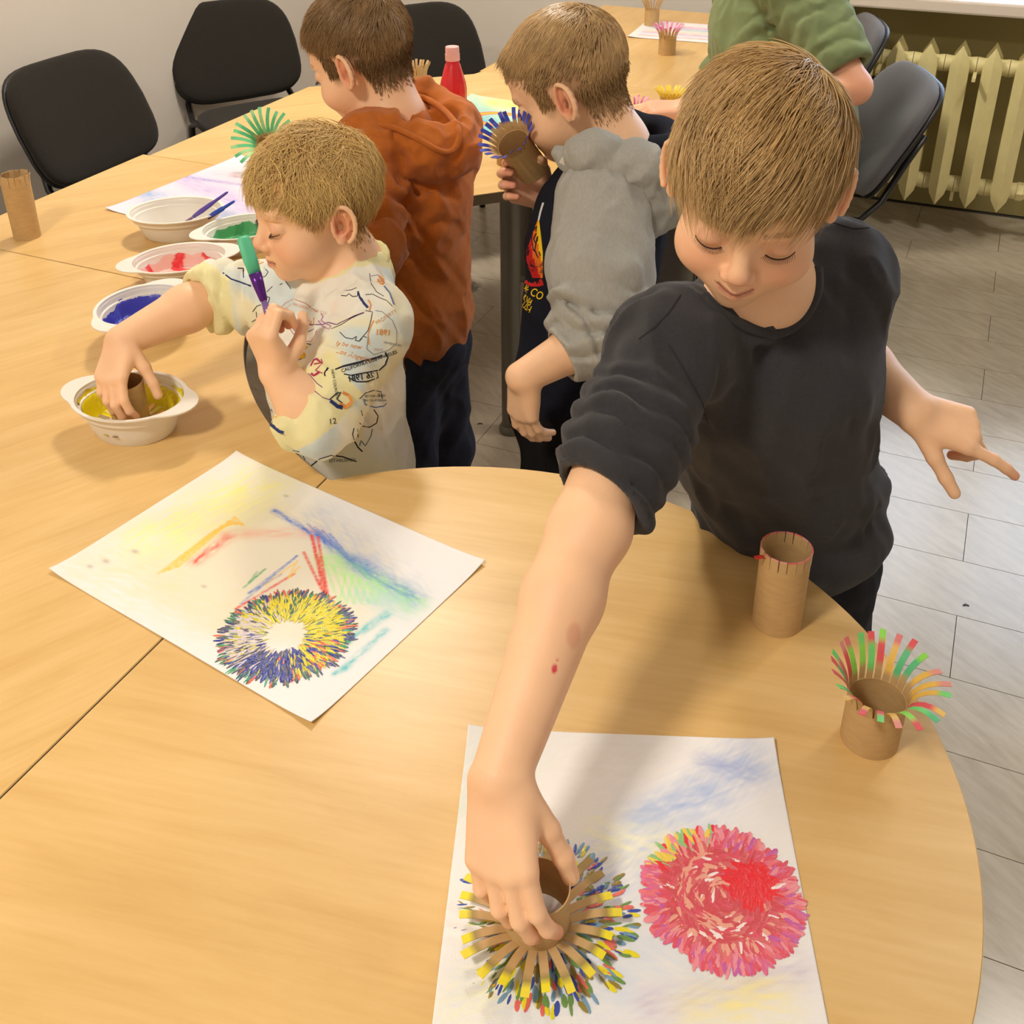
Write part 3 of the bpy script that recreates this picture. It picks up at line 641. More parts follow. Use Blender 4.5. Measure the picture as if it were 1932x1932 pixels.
fringe_tube(T(1052, 298), 'cardboard tube standing on the table under the chin of the boy in grey', .0265, .08, 18, .02, .0, .2, [CARD], 1.2, separate=False)
YL = [srgb(236, 214, 90), srgb(230, 200, 110), srgb(225, 205, 150)]
fringe_tube(T(1229, 48), 'cardboard tube flower with pale yellow fringe, farthest back on the table', .0265, .058, 22, .075, .2, 1.0, YL, .55, separate=False, gapf=.6)
PNK = [srgb(222, 130, 170), srgb(230, 160, 190), srgb(215, 110, 160)]
fringe_tube(T(1258, 102), 'cardboard tube flower with pink fringe beside the striped sheet', .0285, .055, 18, .05, .15, .9, PNK, .35, separate=False, gapf=.7)
fringe_tube(T(1262, 222), 'cardboard tube flower with bright yellow fringe behind the adult\'s hand', .0265, .05, 20, .035, .1, 1.0, [srgb(238, 205, 60)], .1, separate=False)
fringe_tube(T(1200, 240), 'cardboard tube flower with magenta fringe beside the adult\'s fingers', .0265, .05, 20, .032, .1, 1.2, [srgb(200, 90, 150), srgb(225, 150, 190)], .1, separate=False, gapf=.6)
# ------------------------------------------------------------------ paint bowls
M_plast = mat('bowl_plastic', srgb(236, 230, 220), .35, .5, var=.02, vscale=30)
def bowl(loc, rz, label, paintcols=None, level=.012, wallh=.03, ears=True, sx=.079, sy=.064, hgt=.046, seed=3):
    t = empty('plastic_bowl', loc, rz, label, 'bowl', 'white plastic paint bowls')
    prof = [(.0, .0), (.70, .0), (.735, .003), (.80, .016), (.885, .034), (.93, .0345), (.965, .0435), (.97, .045), (1.0, .0455), (1.045, .0455), (1.05, .044), (1.045, .0435), (.985, .0435), (.955, .042), (.935, .0325), (.88, .032), (.785, .016), (.715, .0045), (.0, .0035)]
    # outer wall up, rim, inner wall down
    b = MB(); n = 64; V = []
    order = prof
    for r, z in order:
        for j in range(n):
            a = 2*PI*j/n; rr = r
            if ears and r > .99:
                e = max(0, abs(math.cos(a))-.80)/.20; rr = r+.26*(e**1.2)*(1 if r > 1.02 else 0)
            V.append((rr*sx*math.cos(a), rr*sy*math.sin(a), z*hgt/.0455+(0 if not (ears and r > 1.02) else .0)))
    k = len(order)
    b.add(V, [(i*n+j, i*n+(j+1) % n, (i+1)*n+(j+1) % n, (i+1)*n+j) for i in range(k-1) for j in range(n)])
    o = b.build('body', M_plast, t, True); o.data.set_sharp_from_angle(angle=.9)
    if paintcols:
        # paint skin: pool on the bottom and a ragged coat climbing the wall
        V = []; cols = []; rings = 26; rng = np.random.default_rng(seed)
        ph = rng.random(8)*6.28
        def coat(a): return level+(wallh-level)*(.72+.28*(.45*math.sin(3*a+ph[0])+.35*math.sin(7*a+ph[1])+.25*math.sin(13*a+ph[2])+.10*math.sin(29*a+ph[3])))
        ip = [(.0, .0042), (.71, .0052), (.783, .0165), (.878, .0325), (.932, .0332), (.952, .0425)]
        def at(s):  # s: 0..1 along inner profile
            L = [math.hypot((ip[i+1][0]-ip[i][0])*sx, ip[i+1][1]-ip[i][1]) for i in range(len(ip)-1)]; tot = sum(L); d = s*tot
            for i, l in enumerate(L):
                if d <= l or i == len(L)-1: f = min(1, d/l); return (ip[i][0]+(ip[i+1][0]-ip[i][0])*f, ip[i][1]+(ip[i+1][1]-ip[i][1])*f)
                d -= l
        smax = {}
        for j in range(96):
            a = 2*PI*j/96; zc = coat(a); s = 0
            while s < 1 and at(s)[1] < zc: s += .01
            for i in range(rings+1):
                r, z = at(s*i/rings); zz = max(z+.0007, level*.75+.0012*math.sin(40*r*math.cos(a)+3*math.sin(a)*r*9)) if r < .80 else z+.0008*(1 if i < rings else .2)
                V.append((r*sx*math.cos(a)*.995, r*sy*math.sin(a)*.995, zz*hgt/.0455))
                c = paintcols[0]
                f = math.sin(9*r*math.cos(a)+ph[4]+2*math.sin(6*r*math.sin(a)+ph[5]))*.5+.5
                if len(paintcols) > 1 and f > .72: c = paintcols[1+int(rng.random()*0.99*(len(paintcols)-1))]
                cols.append(c)
        m_ = rings+1
        Fq = [(j*m_+i, ((j+1) % 96)*m_+i, ((j+1) % 96)*m_+i+1, j*m_+i+1) for j in range(96) for i in range(rings)]
        Fq = [f[::-1] for f in Fq]
        mesh_obj('paint', V, Fq, M_dab, t, True, cols)
    return t
bw_y = bowl(T(256, 808), math.radians(-17), 'white plastic bowl of yellow paint the small boy dips a tube into', [srgb(240, 222, 30), srgb(248, 232, 50), srgb(230, 212, 34), srgb(222, 200, 50)], .011, .046, sx=.081, sy=.067, hgt=.056, seed=4)
bw_b = bowl(T(278, 628), math.radians(70), 'white plastic bowl of blue paint under the small boy\'s forearm', [srgb(62, 66, 178), srgb(52, 58, 165), srgb(84, 94, 200)], .016, .036, sx=.080, sy=.070, hgt=.055, seed=5)
bw_r = bowl(T(345, 528), math.radians(24), 'white plastic bowl with smears of red paint by the table seam', [srgb(238, 190, 178), srgb(230, 50, 55), srgb(235, 60, 68), srgb(232, 90, 92)], .008, .033, sx=.086, sy=.066, seed=6)
bw_g = bowl(T(462, 467), math.radians(32), 'white plastic bowl of green paint beside the small boy\'s face', [srgb(75, 165, 105), srgb(60, 150, 92)], .012, .034, sx=.080, sy=.062, seed=7)
bw_w = bowl(T(338, 440), math.radians(10), 'white plastic bowl holding a purple and a blue paintbrush', None, ears=False, sx=.092, sy=.074, hgt=.052)
tag(bw_w, group='white plastic paint bowls')
b = MB(); b.box((-.045, .018, .012), (.022, .012, .0015), col=srgb(110, 190, 140)); b.build('paint', M_dab, bw_w)
# paintbrushes
def brush(p0, p1, label, cols, tipw=.006, name='paintbrush', bristle=.028):
    """p0 bristle tip, p1 handle end"""
    p0 = Vector(p0); p1 = Vector(p1); d = (p1-p0).normalized(); t = empty(name, p0, 0, label, 'brush', 'paintbrushes'); ln = (p1-p0).length
    f = lambda s: d*s
    MB().tube([f(0), f(.004), f(bristle*.6), f(bristle)], [tipw*.55, tipw*.95, tipw, tipw*.85], 12, flat=.5).build('bristles', mat('bristle_'+name+label[:12], cols[0], .5), t, True)
    MB().tube([f(bristle-.002), f(bristle+.012), f(bristle+.032), f(bristle+.034)], [tipw*.9, tipw*.8, tipw*.55, tipw*.5], 12, flat=.75).build('ferrule', mat('ferrule_'+label[:12], cols[1], .25, metal=.6), t, True)
    a = bristle+.033
    MB().tube([f(a), f(a+.02), f(a+.045), f(a+(ln-a)*.6), f(ln-.004), f(ln)], [.0036, .0052, .0046, .0034, .0026, .0012], 12).build('handle', mat('handle_'+label[:12], cols[2], .25, .5, coat=.4), t, True)
    return t
brush(PZ(322, 440, ZT+.010), PZ(430, 362, ZT+.095), 'purple handled paintbrush leaning in the white bowl', (srgb(60, 40, 150), srgb(150, 120, 160), srgb(92, 72, 172)))
brush(PZ(350, 438, ZT+.010), PZ(443, 379, ZT+.085), 'blue handled paintbrush leaning in the white bowl', (srgb(90, 110, 160), srgb(120, 140, 180), srgb(30, 70, 190)))
# red squeeze bottle
bt = empty('paint_bottle', T(858, 252), 0, 'red squeeze bottle of paint with a translucent pink cap', 'bottle')
M_red = mat('red_paint_plastic', srgb(214, 22, 34), .3, .5, coat=.3)
M_cap = mat('pink_cap', srgb(238, 178, 176), .35, .5)
o = MB().lathe([(0, 0), (.033, 0), (.0345, .003), (.0345, .09), (.0335, .092), (.0345, .094), (.0345, .118), (.032, .135), (.020, .178), (.0165, .186), (.0165, .192), (0, .192)], 12).build('body', M_red, bt, True); o.data.set_sharp_from_angle(angle=.5)
o = MB().lathe([(0, .190), (.0185, .190), (.0185, .206), (.0175, .2065), (.0175, .221), (.0165, .224), (0, .224)], 28).build('cap', M_cap, bt, True); o.data.set_sharp_from_angle(angle=.6)
# small scraps
def scrap(px, py, z, pts, col, label, w=.005):
    p = PZ(px, py, z); t = MB(); V = []
    for i, (x, y) in enumerate(pts):
        for s in (-1, 1): V.append((x, y+s*w/2, .0006+.002*math.sin(i*1.3)**2))
    V += [(v[0], v[1], v[2]-.0005) for v in V]; n = len(pts)*2
    Fc = [(2*i, 2*i+2, 2*i+3, 2*i+1) for i in range(len(pts)-1)]+[(n+2*i, n+2*i+1, n+2*i+3, n+2*i+2) for i in range(len(pts)-1)]
    o = mesh_obj('paper_scrap', V, Fc, mat('scrap_'+label[:14], col, .6), None, True, loc=(p[0], p[1], z)); tag(o, label, 'scrap'); return o
scrap(858, 352, ZT, [(-.008, 0), (0, .004), (.010, .002), (.02, .008)], srgb(110, 100, 215), 'curled violet paper scrap on the table edge behind the boys', .006)
scrap(1226, 912, 0, [(-.018, 0), (-.005, .004), (.012, .0)], srgb(196, 120, 190), 'pink paper scrap on the floor beside the front boy\'s elbow', .014)
scrap(1822, 1143, 0, [(-.006, 0), (0, .003), (.007, .0)], srgb(40, 38, 40), 'tiny dark crumb on the floor planks at the right', .004)
scrap(905, 800, 0, [(-.006, 0), (0, .001), (.008, .0)], srgb(25, 22, 30), 'small black scrap on the floor between the boys', .004)
# ------------------------------------------------------------------ organic modelling: smooth-blended volumes meshed with sparse surface nets
def v3(*a): return np.array(a, float)
def nrm(v): v = np.asarray(v, float); return v/np.linalg.norm(v)
class Fr:
    """local frame: origin, axes X Y Z (columns), scale"""
    def __init__(s, o, X, Y, Z, k=1.0): s.o = np.asarray(o, float); s.R = np.stack([nrm(X), nrm(Y), nrm(Z)], 1); s.k = k
    def p(s, *q): q = np.asarray(q[0] if len(q) == 1 else q, float); return s.o+s.R@(q*s.k)
    def d(s, *q): q = np.asarray(q[0] if len(q) == 1 else q, float); return s.R@q
    def inv(s, P): return ((P-s.o)@s.R)/s.k
def frame_yz(o, Y, Z, k=1.0, left=False):
    Y = nrm(Y); Z = np.asarray(Z, float); Z = nrm(Z-Y*(Z@Y)); X = np.cross(Y, Z); return Fr(o, X, Y, Z, k)
def RC(a, b, ra, rb=None, k=.02, flat=None, mode='u', name=''):
    a = np.asarray(a, float); b = np.asarray(b, float); rb = ra if rb is None else rb
    m = max(ra, rb)*(max(1, flat[1]) if flat else 1)
    return dict(t='rc', a=a, b=b, ra=ra, rb=rb, k=k, flat=flat, mode=mode, c=(a+b)/2, R=np.linalg.norm(b-a)/2+m)
def EL(c, r, rot=None, k=.02, mode='u'):
    r = np.asarray(r, float)*np.ones(3); return dict(t='el', c=np.asarray(c, float), r=r, rot=rot, k=k, mode=mode, R=r.max())
def GRP(items, k=.004, mode='u'):
    c = np.mean([i['c'] for i in items], 0); return dict(t='grp', items=items, k=k, mode=mode, c=c, R=max(np.linalg.norm(i['c']-c)+i['R'] for i in items))
def DISP(c, R, fn):
    c = np.asarray(c, float)
    def win(P): return fn(P)*(1-sstep(.72*R, .98*R, np.linalg.norm(P-c, axis=-1)))
    return dict(t='disp', c=c, R=R, fn=win, k=0, mode='d')
def CUT(pt, n, c, R, k=.003):   # remove everything on the +n side inside the bound
    return dict(t='cut', pt=np.asarray(pt, float), n=nrm(n), c=np.asarray(c, float), R=R, k=k, mode='s')
def CHAIN(pts, rads, k=.01, flat=None): return [RC(pts[i], pts[i+1], rads[i], rads[i+1], k, flat) for i in range(len(pts)-1)]
def prim_d(p, P):
    t = p['t']
    if t == 'rc':
        ba = (p['b']-p['a']).astype(np.float32); pa = P-p['a'].astype(np.float32); bb = float(ba@ba)+1e-12
        h = np.clip(pa@ba/bb, 0, 1); q = pa-h[..., None]*ba
        if p['flat'] is not None:
            n = np.asarray(p['flat'][0], np.float32); s = p['flat'][1]; cmp_ = q@n; q = q+n*(cmp_*(1/s-1))[..., None]
        return np.sqrt(np.einsum('...i,...i', q, q))-(p['ra']+(p['rb']-p['ra'])*h)
    if t == 'el':
        q = P-p['c'].astype(np.float32)
        if p['rot'] is not None: q = q@p['rot'].astype(np.float32)
        a = q/p['r'].astype(np.float32); k0 = np.sqrt(np.einsum('...i,...i', a, a)); a = a/p['r'].astype(np.float32); k1 = np.sqrt(np.einsum('...i,...i', a, a))
        return k0*(k0-1)/np.maximum(k1, 1e-6)
    if t == 'cut': return -((P-p['pt'].astype(np.float32))@p['n'].astype(np.float32))
    if t == 'grp':
        D = np.full(P.shape[:-1], 1.0, np.float32)
        for i in p['items']:
            if i['mode'] == 'd': D = D+i['fn'](P).astype(np.float32)
            else: D = comb(D, prim_d(i, P), i)
        return D
def comb(D, d, p):
    k = max(p['k'], 1e-5)
    if p['mode'] == 'u':
        h = np.clip(.5+.5*(D-d)/k, 0, 1); return D*(1-h)+d*h-k*h*(1-h)
    A = -D; h = np.clip(.5+.5*(A-d)/k, 0, 1); return -(A*(1-h)+d*h-k*h*(1-h))
def field(prims, P, bc, hd):
    """P: (nb, m, 3) float32, bc: block centres, hd: block half diagonal"""
    D = np.full(P.shape[:2], 1.0, np.float32)
    for p in prims:
        idx = np.nonzero(np.linalg.norm(bc-p['c'], axis=1) < p['R']+p['k']+hd+.004)[0]
        if not len(idx): continue
        Q = P[idx]
        if p['mode'] == 'd': D[idx] += p['fn'](Q).astype(np.float32)
        else: D[idx] = comb(D[idx], prim_d(p, Q), p)
    return D
def sdf_mesh(prims, h, B=8):
    lo = np.min([p['c']-p['R'] for p in prims if p['mode'] == 'u'], 0)-3*h; hi = np.max([p['c']+p['R'] for p in prims if p['mode'] == 'u'], 0)+3*h
    bs = B*h; nb = np.ceil((hi-lo)/bs).astype(int)+1
    I = np.stack(np.meshgrid(*[np.arange(n) for n in nb], indexing='ij'), -1).reshape(-1, 3)
    bc = lo+(I+.5)*bs; hd = bs*.87
    near = np.zeros(len(I), bool)
    for p in prims:
        if p['mode'] == 'u': near |= np.linalg.norm(bc-p['c'], axis=1) < p['R']+p['k']+hd
    I = I[near]; bc = bc[near]
    Dc = field(prims, bc[:, None, :].astype(np.float32), bc, 0.02)[:, 0]
    act = np.abs(Dc) < hd*1.5+.006; I = I[act]; bc = bc[act]
    g = np.stack(np.meshgrid(*[np.arange(B+1)]*3, indexing='ij'), -1).reshape(-1, 3)
    vals = np.empty((len(I), (B+1)**3), np.float32)
    for s in range(0, len(I), 1500):
        P = (lo+I[s:s+1500, None, :]*bs+g[None]*h).astype(np.float32); vals[s:s+1500] = field(prims, P, bc[s:s+1500], hd)
    vals = vals.reshape(-1, B+1, B+1, B+1)
    N = nb*B+2
    def gid(c): return (c[..., 0].astype(np.int64)*N[1]+c[..., 1])*N[2]+c[..., 2]
    corners = np.array([(i, j, k) for i in (0, 1) for j in (0, 1) for k in (0, 1)])
    cv = np.stack([vals[:, i:B+i, j:B+j, k:B+k] for i, j, k in corners], -1)
    neg = cv < 0; mixed = neg.any(-1) & ~neg.all(-1)
    bi, ci, cj, ck = np.nonzero(mixed); c8 = cv[bi, ci, cj, ck]
    cell = I[bi]*B+np.stack([ci, cj, ck], 1)
    acc = np.zeros((len(cell), 3)); cnt = np.zeros(len(cell))
    for a in range(8):
        for b in range(a+1, 8):
            if np.abs(corners[a]-corners[b]).sum() != 1: continue
            da, db = c8[:, a], c8[:, b]; m = (da < 0) != (db < 0); t = np.where(m, da/np.where(m, da-db, 1), 0)
            acc += np.where(m[:, None], corners[a]+t[:, None]*(corners[b]-corners[a]), 0); cnt += m
    V = lo+(cell+acc/cnt[:, None])*h
    ids = gid(cell); order = np.argsort(ids); ids_s = ids[order]
    quads = []
    for ax in range(3):
        e = [0, 0, 0]; e[ax] = 1; sl1 = tuple(slice(e[d], B+e[d]) for d in range(3))
        A = vals[:, :B, :B, :B]; Bv = vals[(slice(None),)+sl1]
        for sgn in (0, 1):
            m = ((A < 0) & (Bv >= 0)) if sgn == 0 else ((A >= 0) & (Bv < 0))
            b_, i_, j_, k_ = np.nonzero(m); cc = I[b_]*B+np.stack([i_, j_, k_], 1)
            u, w = [(1, 2), (2, 0), (0, 1)][ax]; du = np.zeros(3, int); dw = np.zeros(3, int); du[u] = 1; dw[w] = 1
            q = np.stack([gid(cc-du-dw), gid(cc-dw), gid(cc), gid(cc-du)], 1)
            pos = np.clip(np.searchsorted(ids_s, q), 0, len(ids_s)-1); ok = (ids_s[pos] == q).all(1); q = order[pos[ok]]
            quads.append(q if sgn == 0 else q[:, ::-1])
    return V, np.concatenate(quads)
def bvh_of(V, Fq): return BVHTree.FromPolygons([tuple(v) for v in V], [tuple(f) for f in Fq])
# ---- hands
def hand(fr_o, Y, Zd, side, s=1.0, curls=None, thumb=None, spread=(.10, .03, -.04, -.12), rscale=1.0):
    """side 'R'/'L'; Y to the fingers, Zd out of the back of the hand. curls: 4x(mcp,pip,dip) degrees, thumb: (out, down, bend1, bend2)"""
    Y = nrm(Y); Zd = nrm(np.asarray(Zd, float)-Y*(np.asarray(Zd, float)@Y)); X = np.cross(Zd, Y) if side == 'R' else np.cross(Y, Zd)
    f = Fr(fr_o, X, Y, Zd, s); it = []
    xs = (.0215, .0072, -.0075, -.0210); ky = (.066, .069, .065, .058); rr = rscale
    for x, y in zip(xs, ky): it.append(RC(f.p(x*.62, .002, -.001), f.p(x, y, .0), .0125*s, .0098*s*rr, .010*s))
    it.append(EL(f.p(.010, .030, -.008), v3(.017, .028, .011)*s, f.R, .012*s)); it.append(EL(f.p(-.012, .028, -.006), v3(.013, .028, .010)*s, f.R, .012*s))
    curls = curls or [(20, 25, 15)]*4
    lens = ((.033, .020, .017), (.036, .023, .018), (.033, .021, .018), (.026, .016, .016)); rad = (.0079, .0081, .0077, .0068)
    info = {'tips': [], 'f': f}
    for i in range(4):
        p = v3(xs[i], ky[i], 0); a = 0; g = []; r = rad[i]*rr; sp = spread[i]
        for j in range(3):
            a += math.radians(curls[i][j]); dirv = v3(math.sin(sp)*math.cos(a), math.cos(sp)*math.cos(a), -math.sin(a)); q = p+dirv*lens[i][j]
            g.append(RC(f.p(p), f.p(q), r*s, r*.9*s, .003*s)); p = q; r *= .91
        it.append(GRP(g, .0035*s)); info['tips'].append((f.p(p), f.d(dirv)))
    th = thumb or (40, 25, 15, 10); p = v3(.017, .012, -.006); a_out, a_dn = math.radians(th[0]), math.radians(th[1])
    dirv = v3(math.sin(a_out)*math.cos(a_dn), math.cos(a_out)*math.cos(a_dn), -math.sin(a_dn)); g = []
    q = p+dirv*.036; g.append(RC(f.p(p), f.p(q), .0125*s, .0102*s*rr, .006*s)); p = q
    for L, bend, r in ((.027, th[2], .0092), (.021, th[3], .0082)):
        b_ = math.radians(bend); dirv = nrm(dirv+v3(-.75*b_, .25*b_, -.5*b_)); q = p+dirv*L; g.append(RC(f.p(p), f.p(q), r*s*rr, r*.9*s*rr, .004*s)); p = q
    it.append(GRP(g, .006*s)); info['thumb'] = f.p(p)
    return it, info
def grip(tp, Y, Zd, side, s, loc=(.004, .074, -.036)):
    """wrist position that puts point tp at loc in the hand"""
    Y = nrm(Y); Zd = nrm(np.asarray(Zd, float)-Y*(np.asarray(Zd, float)@Y)); X = np.cross(Zd, Y) if side == 'R' else np.cross(Y, Zd)
    return np.asarray(tp, float)-np.stack([X, Y, Zd], 1)@(np.array(loc)*s)
def sleeve(prims, cf, d, a, b, r0, r1, k=.03):
    """sleeve group: solid prims, cut at the cuff, hollowed around the arm"""
    return GRP(prims+[CUT(cf, d, cf, .1), RC(a, b, r0, r1, .004, mode='s')], k)
def collar_ring(c, n, r, tube, squash=1.0, fwd=None, dip=.0):
    n = nrm(n); a = nrm(np.cross(n, v3(.3, .2, .9))); a = nrm(np.asarray(fwd)-n*(np.asarray(fwd)@n)) if fwd is not None else a; b = np.cross(n, a); pts = []
    for t in np.linspace(0, 2*PI, 29): pts.append(c+a*math.cos(t)*r+b*math.sin(t)*r*squash-n*dip*(.5+.5*math.cos(t)))
    return [RC(pts[i], pts[i+1], tube, tube, .003) for i in range(28)]
# ---- heads
def head(f, mouth=0.0):
    s = f.k; E = lambda c, r, k=.02, mode='u': EL(f.p(c), v3(*r)*s, f.R, k*s, mode)
    it = [E((0, -.012, .030), (.071, .088, .077)), E((0, .030, .036), (.057, .046, .050)), E((0, .028, -.030), (.058, .052, .060)), E((0, .030, -.062), (.047, .044, .036)),
          E((0, .064, -.087), (.017, .014, .013), .018), E((.035, .049, -.041), (.026, .026, .024)), E((-.035, .049, -.041), (.026, .026, .024)), E((0, .068, .014), (.042, .013, .009), .014)]
    for x in (-1, 1):
        it += [E((x*.0295, .091, -.004), (.016, .015, .0105), .010, 's'), E((x*.0295, .0652, -.006), (.0150, .0137, .0122), .003)]
        it += [RC(f.p(x*.043, .0655, .0045), f.p(x*.0295, .0800, .0065), .0011*s, .0014*s, .0022*s, mode='s'), RC(f.p(x*.0295, .0800, .0065), f.p(x*.016, .0745, .004), .0014*s, .001*s, .0022*s, mode='s')]
    it += [RC(f.p(0, .072, .004), f.p(0, .0885, -.026), .0060*s, .0082*s, .011*s), E((0, .0915, -.0310), (.0102, .0090, .0088), .006)]
    for x in (-1, 1): it += [E((x*.0098, .0855, -.0370), (.0066, .0085, .0062), .005), E((x*.0048, .0915, -.0432), (.0028, .0035, .0024), .0018, 's')]
    it += [E((0, .066, -.061), (.026, .017, .021), .014)]
    z = -.0605
    for x in (-1, 1):
        it += [RC(f.p(x*.0165, .0755, z+.001+mouth*.004), f.p(x*.002, .0845, z+.0028), .0022*s, .0040*s, .004*s), RC(f.p(x*.0135, .0755, z-.0050), f.p(0, .0822, z-.0068), .0032*s, .0052*s, .004*s)]
        it += [RC(f.p(x*.0205, .0765, z+mouth*.005), f.p(x*.010, .0850, z-.001), .0010*s, .0013*s, .0016*s, mode='s'), RC(f.p(x*.010, .0850, z-.001), f.p(0, .0892, z-.0018), .0013*s, .0013*s, .0016*s, mode='s')]
    for x in (-1, 1):   # ears
        n = nrm(v3(x*.90, .40, .05)); a = nrm(v3(-x*.40, .90, .10)); a = nrm(a-n*(a@n)); u = np.cross(n, a)*(1 if np.cross(n, a)[2] > 0 else -1); c = v3(x*.0735, -.012, -.012)
        Rl = f.R@np.stack([n, a, u], 1); g = []
        g.append(EL(f.p(c), v3(.0042, .0180, .0275)*s, Rl, .003*s))
        rim = []
        for t in np.linspace(-35, 245, 14):
            tt = math.radians(t); ex = .0180*math.cos(tt)*(1 if math.cos(tt) < 0 else .75); ez = .0275*math.sin(tt)
            rim.append(c+n*(.0055+.002*(math.cos(tt) < 0))+a*ex+u*ez)
        g.append(EL(f.p(c+n*.0080+a*.0005-u*.001), v3(.0085, .0122, .0195)*s, Rl, .002*s, 's'))
        g += [RC(f.p(rim[i]), f.p(rim[i+1]), .0034*s, .0034*s, .0015*s) for i in range(len(rim)-1)]
        ah = [c+n*.0042+a*q+u*w for q, w in ((-.004, .014), (-.0085, .004), (-.008, -.008), (-.001, -.0155))]
        g += [RC(f.p(ah[i]), f.p(ah[i+1]), .0026*s, .0026*s, .002*s) for i in range(3)]
        g.append(EL(f.p(c+n*.003-u*.0225+a*.004), v3(.0052, .0075, .0082)*s, Rl, .003*s)); g.append(EL(f.p(c+n*.004+a*.0125-u*.006), v3(.004, .003, .005)*s, Rl, .003*s))
        g.append(EL(f.p(c+n*.0030+a*.003-u*.005), v3(.0070, .0062, .0085)*s, Rl, .0018*s, 's'))
        it.append(GRP(g, .0045*s))
    return it
SKIN = np.array(srgb(247, 199, 158))
def skin_color(V, f, hairline=None, hair_col=None, blush=1.0, hands=(), lips=srgb(196, 112, 98), brow=None, extra=None, mouth=0.0):
    c = np.ones((len(V), 3))*SKIN; n = vnoise(V, 90, 3, 2); c = c*(1+.035*n[:, None])
    L = f.inv(V)
    for x in (-1, 1):
        d = np.linalg.norm((L-v3(x*.036, .062, -.036))/v3(.022, .03, .018), axis=1); c = lerp(c, srgb(232, 148, 118), np.clip(.55*blush*np.exp(-d**2), 0, 1))
        d = np.linalg.norm((L-v3(x*.075, -.012, -.012))/v3(.014, .02, .032), axis=1); c = lerp(c, srgb(228, 146, 114), np.clip(.7*(1-sstep(.6, 1.1, d)), 0, 1)); dd = np.linalg.norm((L-v3(x*.074, -.009, -.016))/v3(.006, .009, .013), axis=1); c = lerp(c, srgb(186, 92, 70), np.clip(.6*(1-sstep(.5, 1.1, dd)), 0, 1))
        d = np.linalg.norm((L-v3(x*.0295, .078, -.004))/v3(.016, .02, .009), axis=1); c = lerp(c, srgb(222, 158, 130), np.clip(.45*(1-sstep(.7, 1.2, d)), 0, 1))
    d = np.linalg.norm((L-v3(0, .096, -.035))/v3(.013, .014, .012), axis=1); c = lerp(c, srgb(232, 150, 122), np.clip(.5*np.exp(-d**2), 0, 1))
    # lips
    mz = mouth*.0048*np.clip(np.abs(L[:, 0])/.019, 0, 1)**2
    lz = L[:, 2]+.062-mz; lipm = (1-sstep(.0145, .0185, np.abs(L[:, 0])))*(1-sstep(.0042, .0066, np.abs(lz+.0007)))*(L[:, 1] > .070)
    c = lerp(c, lips, np.clip(.62*lipm, 0, 1))
    line = (1-sstep(.0008, .0022, np.abs(L[:, 2]+.0620-mz)))*(np.abs(L[:, 0]) < .017)*(L[:, 1] > .072); c = lerp(c, srgb(120, 52, 46), np.clip(.6*line, 0, 1))
    if brow is not None:
        for x in (-1, 1):
            bz = .0165-.9*(np.abs(L[:, 0])-.030)**2*8-.0 ; m = (1-sstep(.0022, .0042, np.abs(L[:, 2]-bz)))*(np.abs(L[:, 0]) > .013)*(np.abs(L[:, 0]) < .046)*(L[:, 1] > .05)
            c = lerp(c, brow, np.clip(m*.5*(.7+.5*vnoise(V, 900, 8, 1)), 0, 1))
    for (p, r, k, a) in hands:
        d = np.linalg.norm(V-p, axis=1)/r; c = lerp(c, k, np.clip(a*np.exp(-d**2), 0, 1))
    if hair_col is not None:
        fade = sstep(-.078, -.030, L[:, 2])*(L[:, 1] < -.030)*(np.abs(L[:, 0]) < .068)*.55; sb = (1-sstep(.6, 1.2, np.linalg.norm((np.abs(L)-v3(.066, .022, .008))/v3(.02, .012, .024), axis=1)))*.5
        c = lerp(c, hair_col, np.clip(np.maximum(fade, sb), 0, 1)); m = sstep(.0, .016, L[:, 2]-hairline(L))*(1-(np.linalg.norm((np.abs(L)-v3(.078, 0, 0))*np.array([1, 1, 1])+v3(0, 0, 0), axis=1) < 0)); c = lerp(c, hair_col, np.clip(m, 0, 1)*.9)
    if extra: c = extra(V, c)
    return c
def make_hairline(front=.060, temple=.030, ear=.018, nape=-.050):
    az_k = np.array([0, 35, 60, 85, 112, 135, 180]); zk = np.array([front, front-.002, temple, ear, ear-.002, nape, nape])
    def hl(L):
        az = np.degrees(np.arctan2(np.abs(L[..., 0]), L[..., 1]+.012)); return np.interp(az, az_k, zk)
    return hl
M_skin = mat('skin', rough=.48, spec=.38, attr='Col', sss=.12, bump=.12, bscale=700)
M_hair = mat('hair', rough=.42, spec=.45, attr='Col')
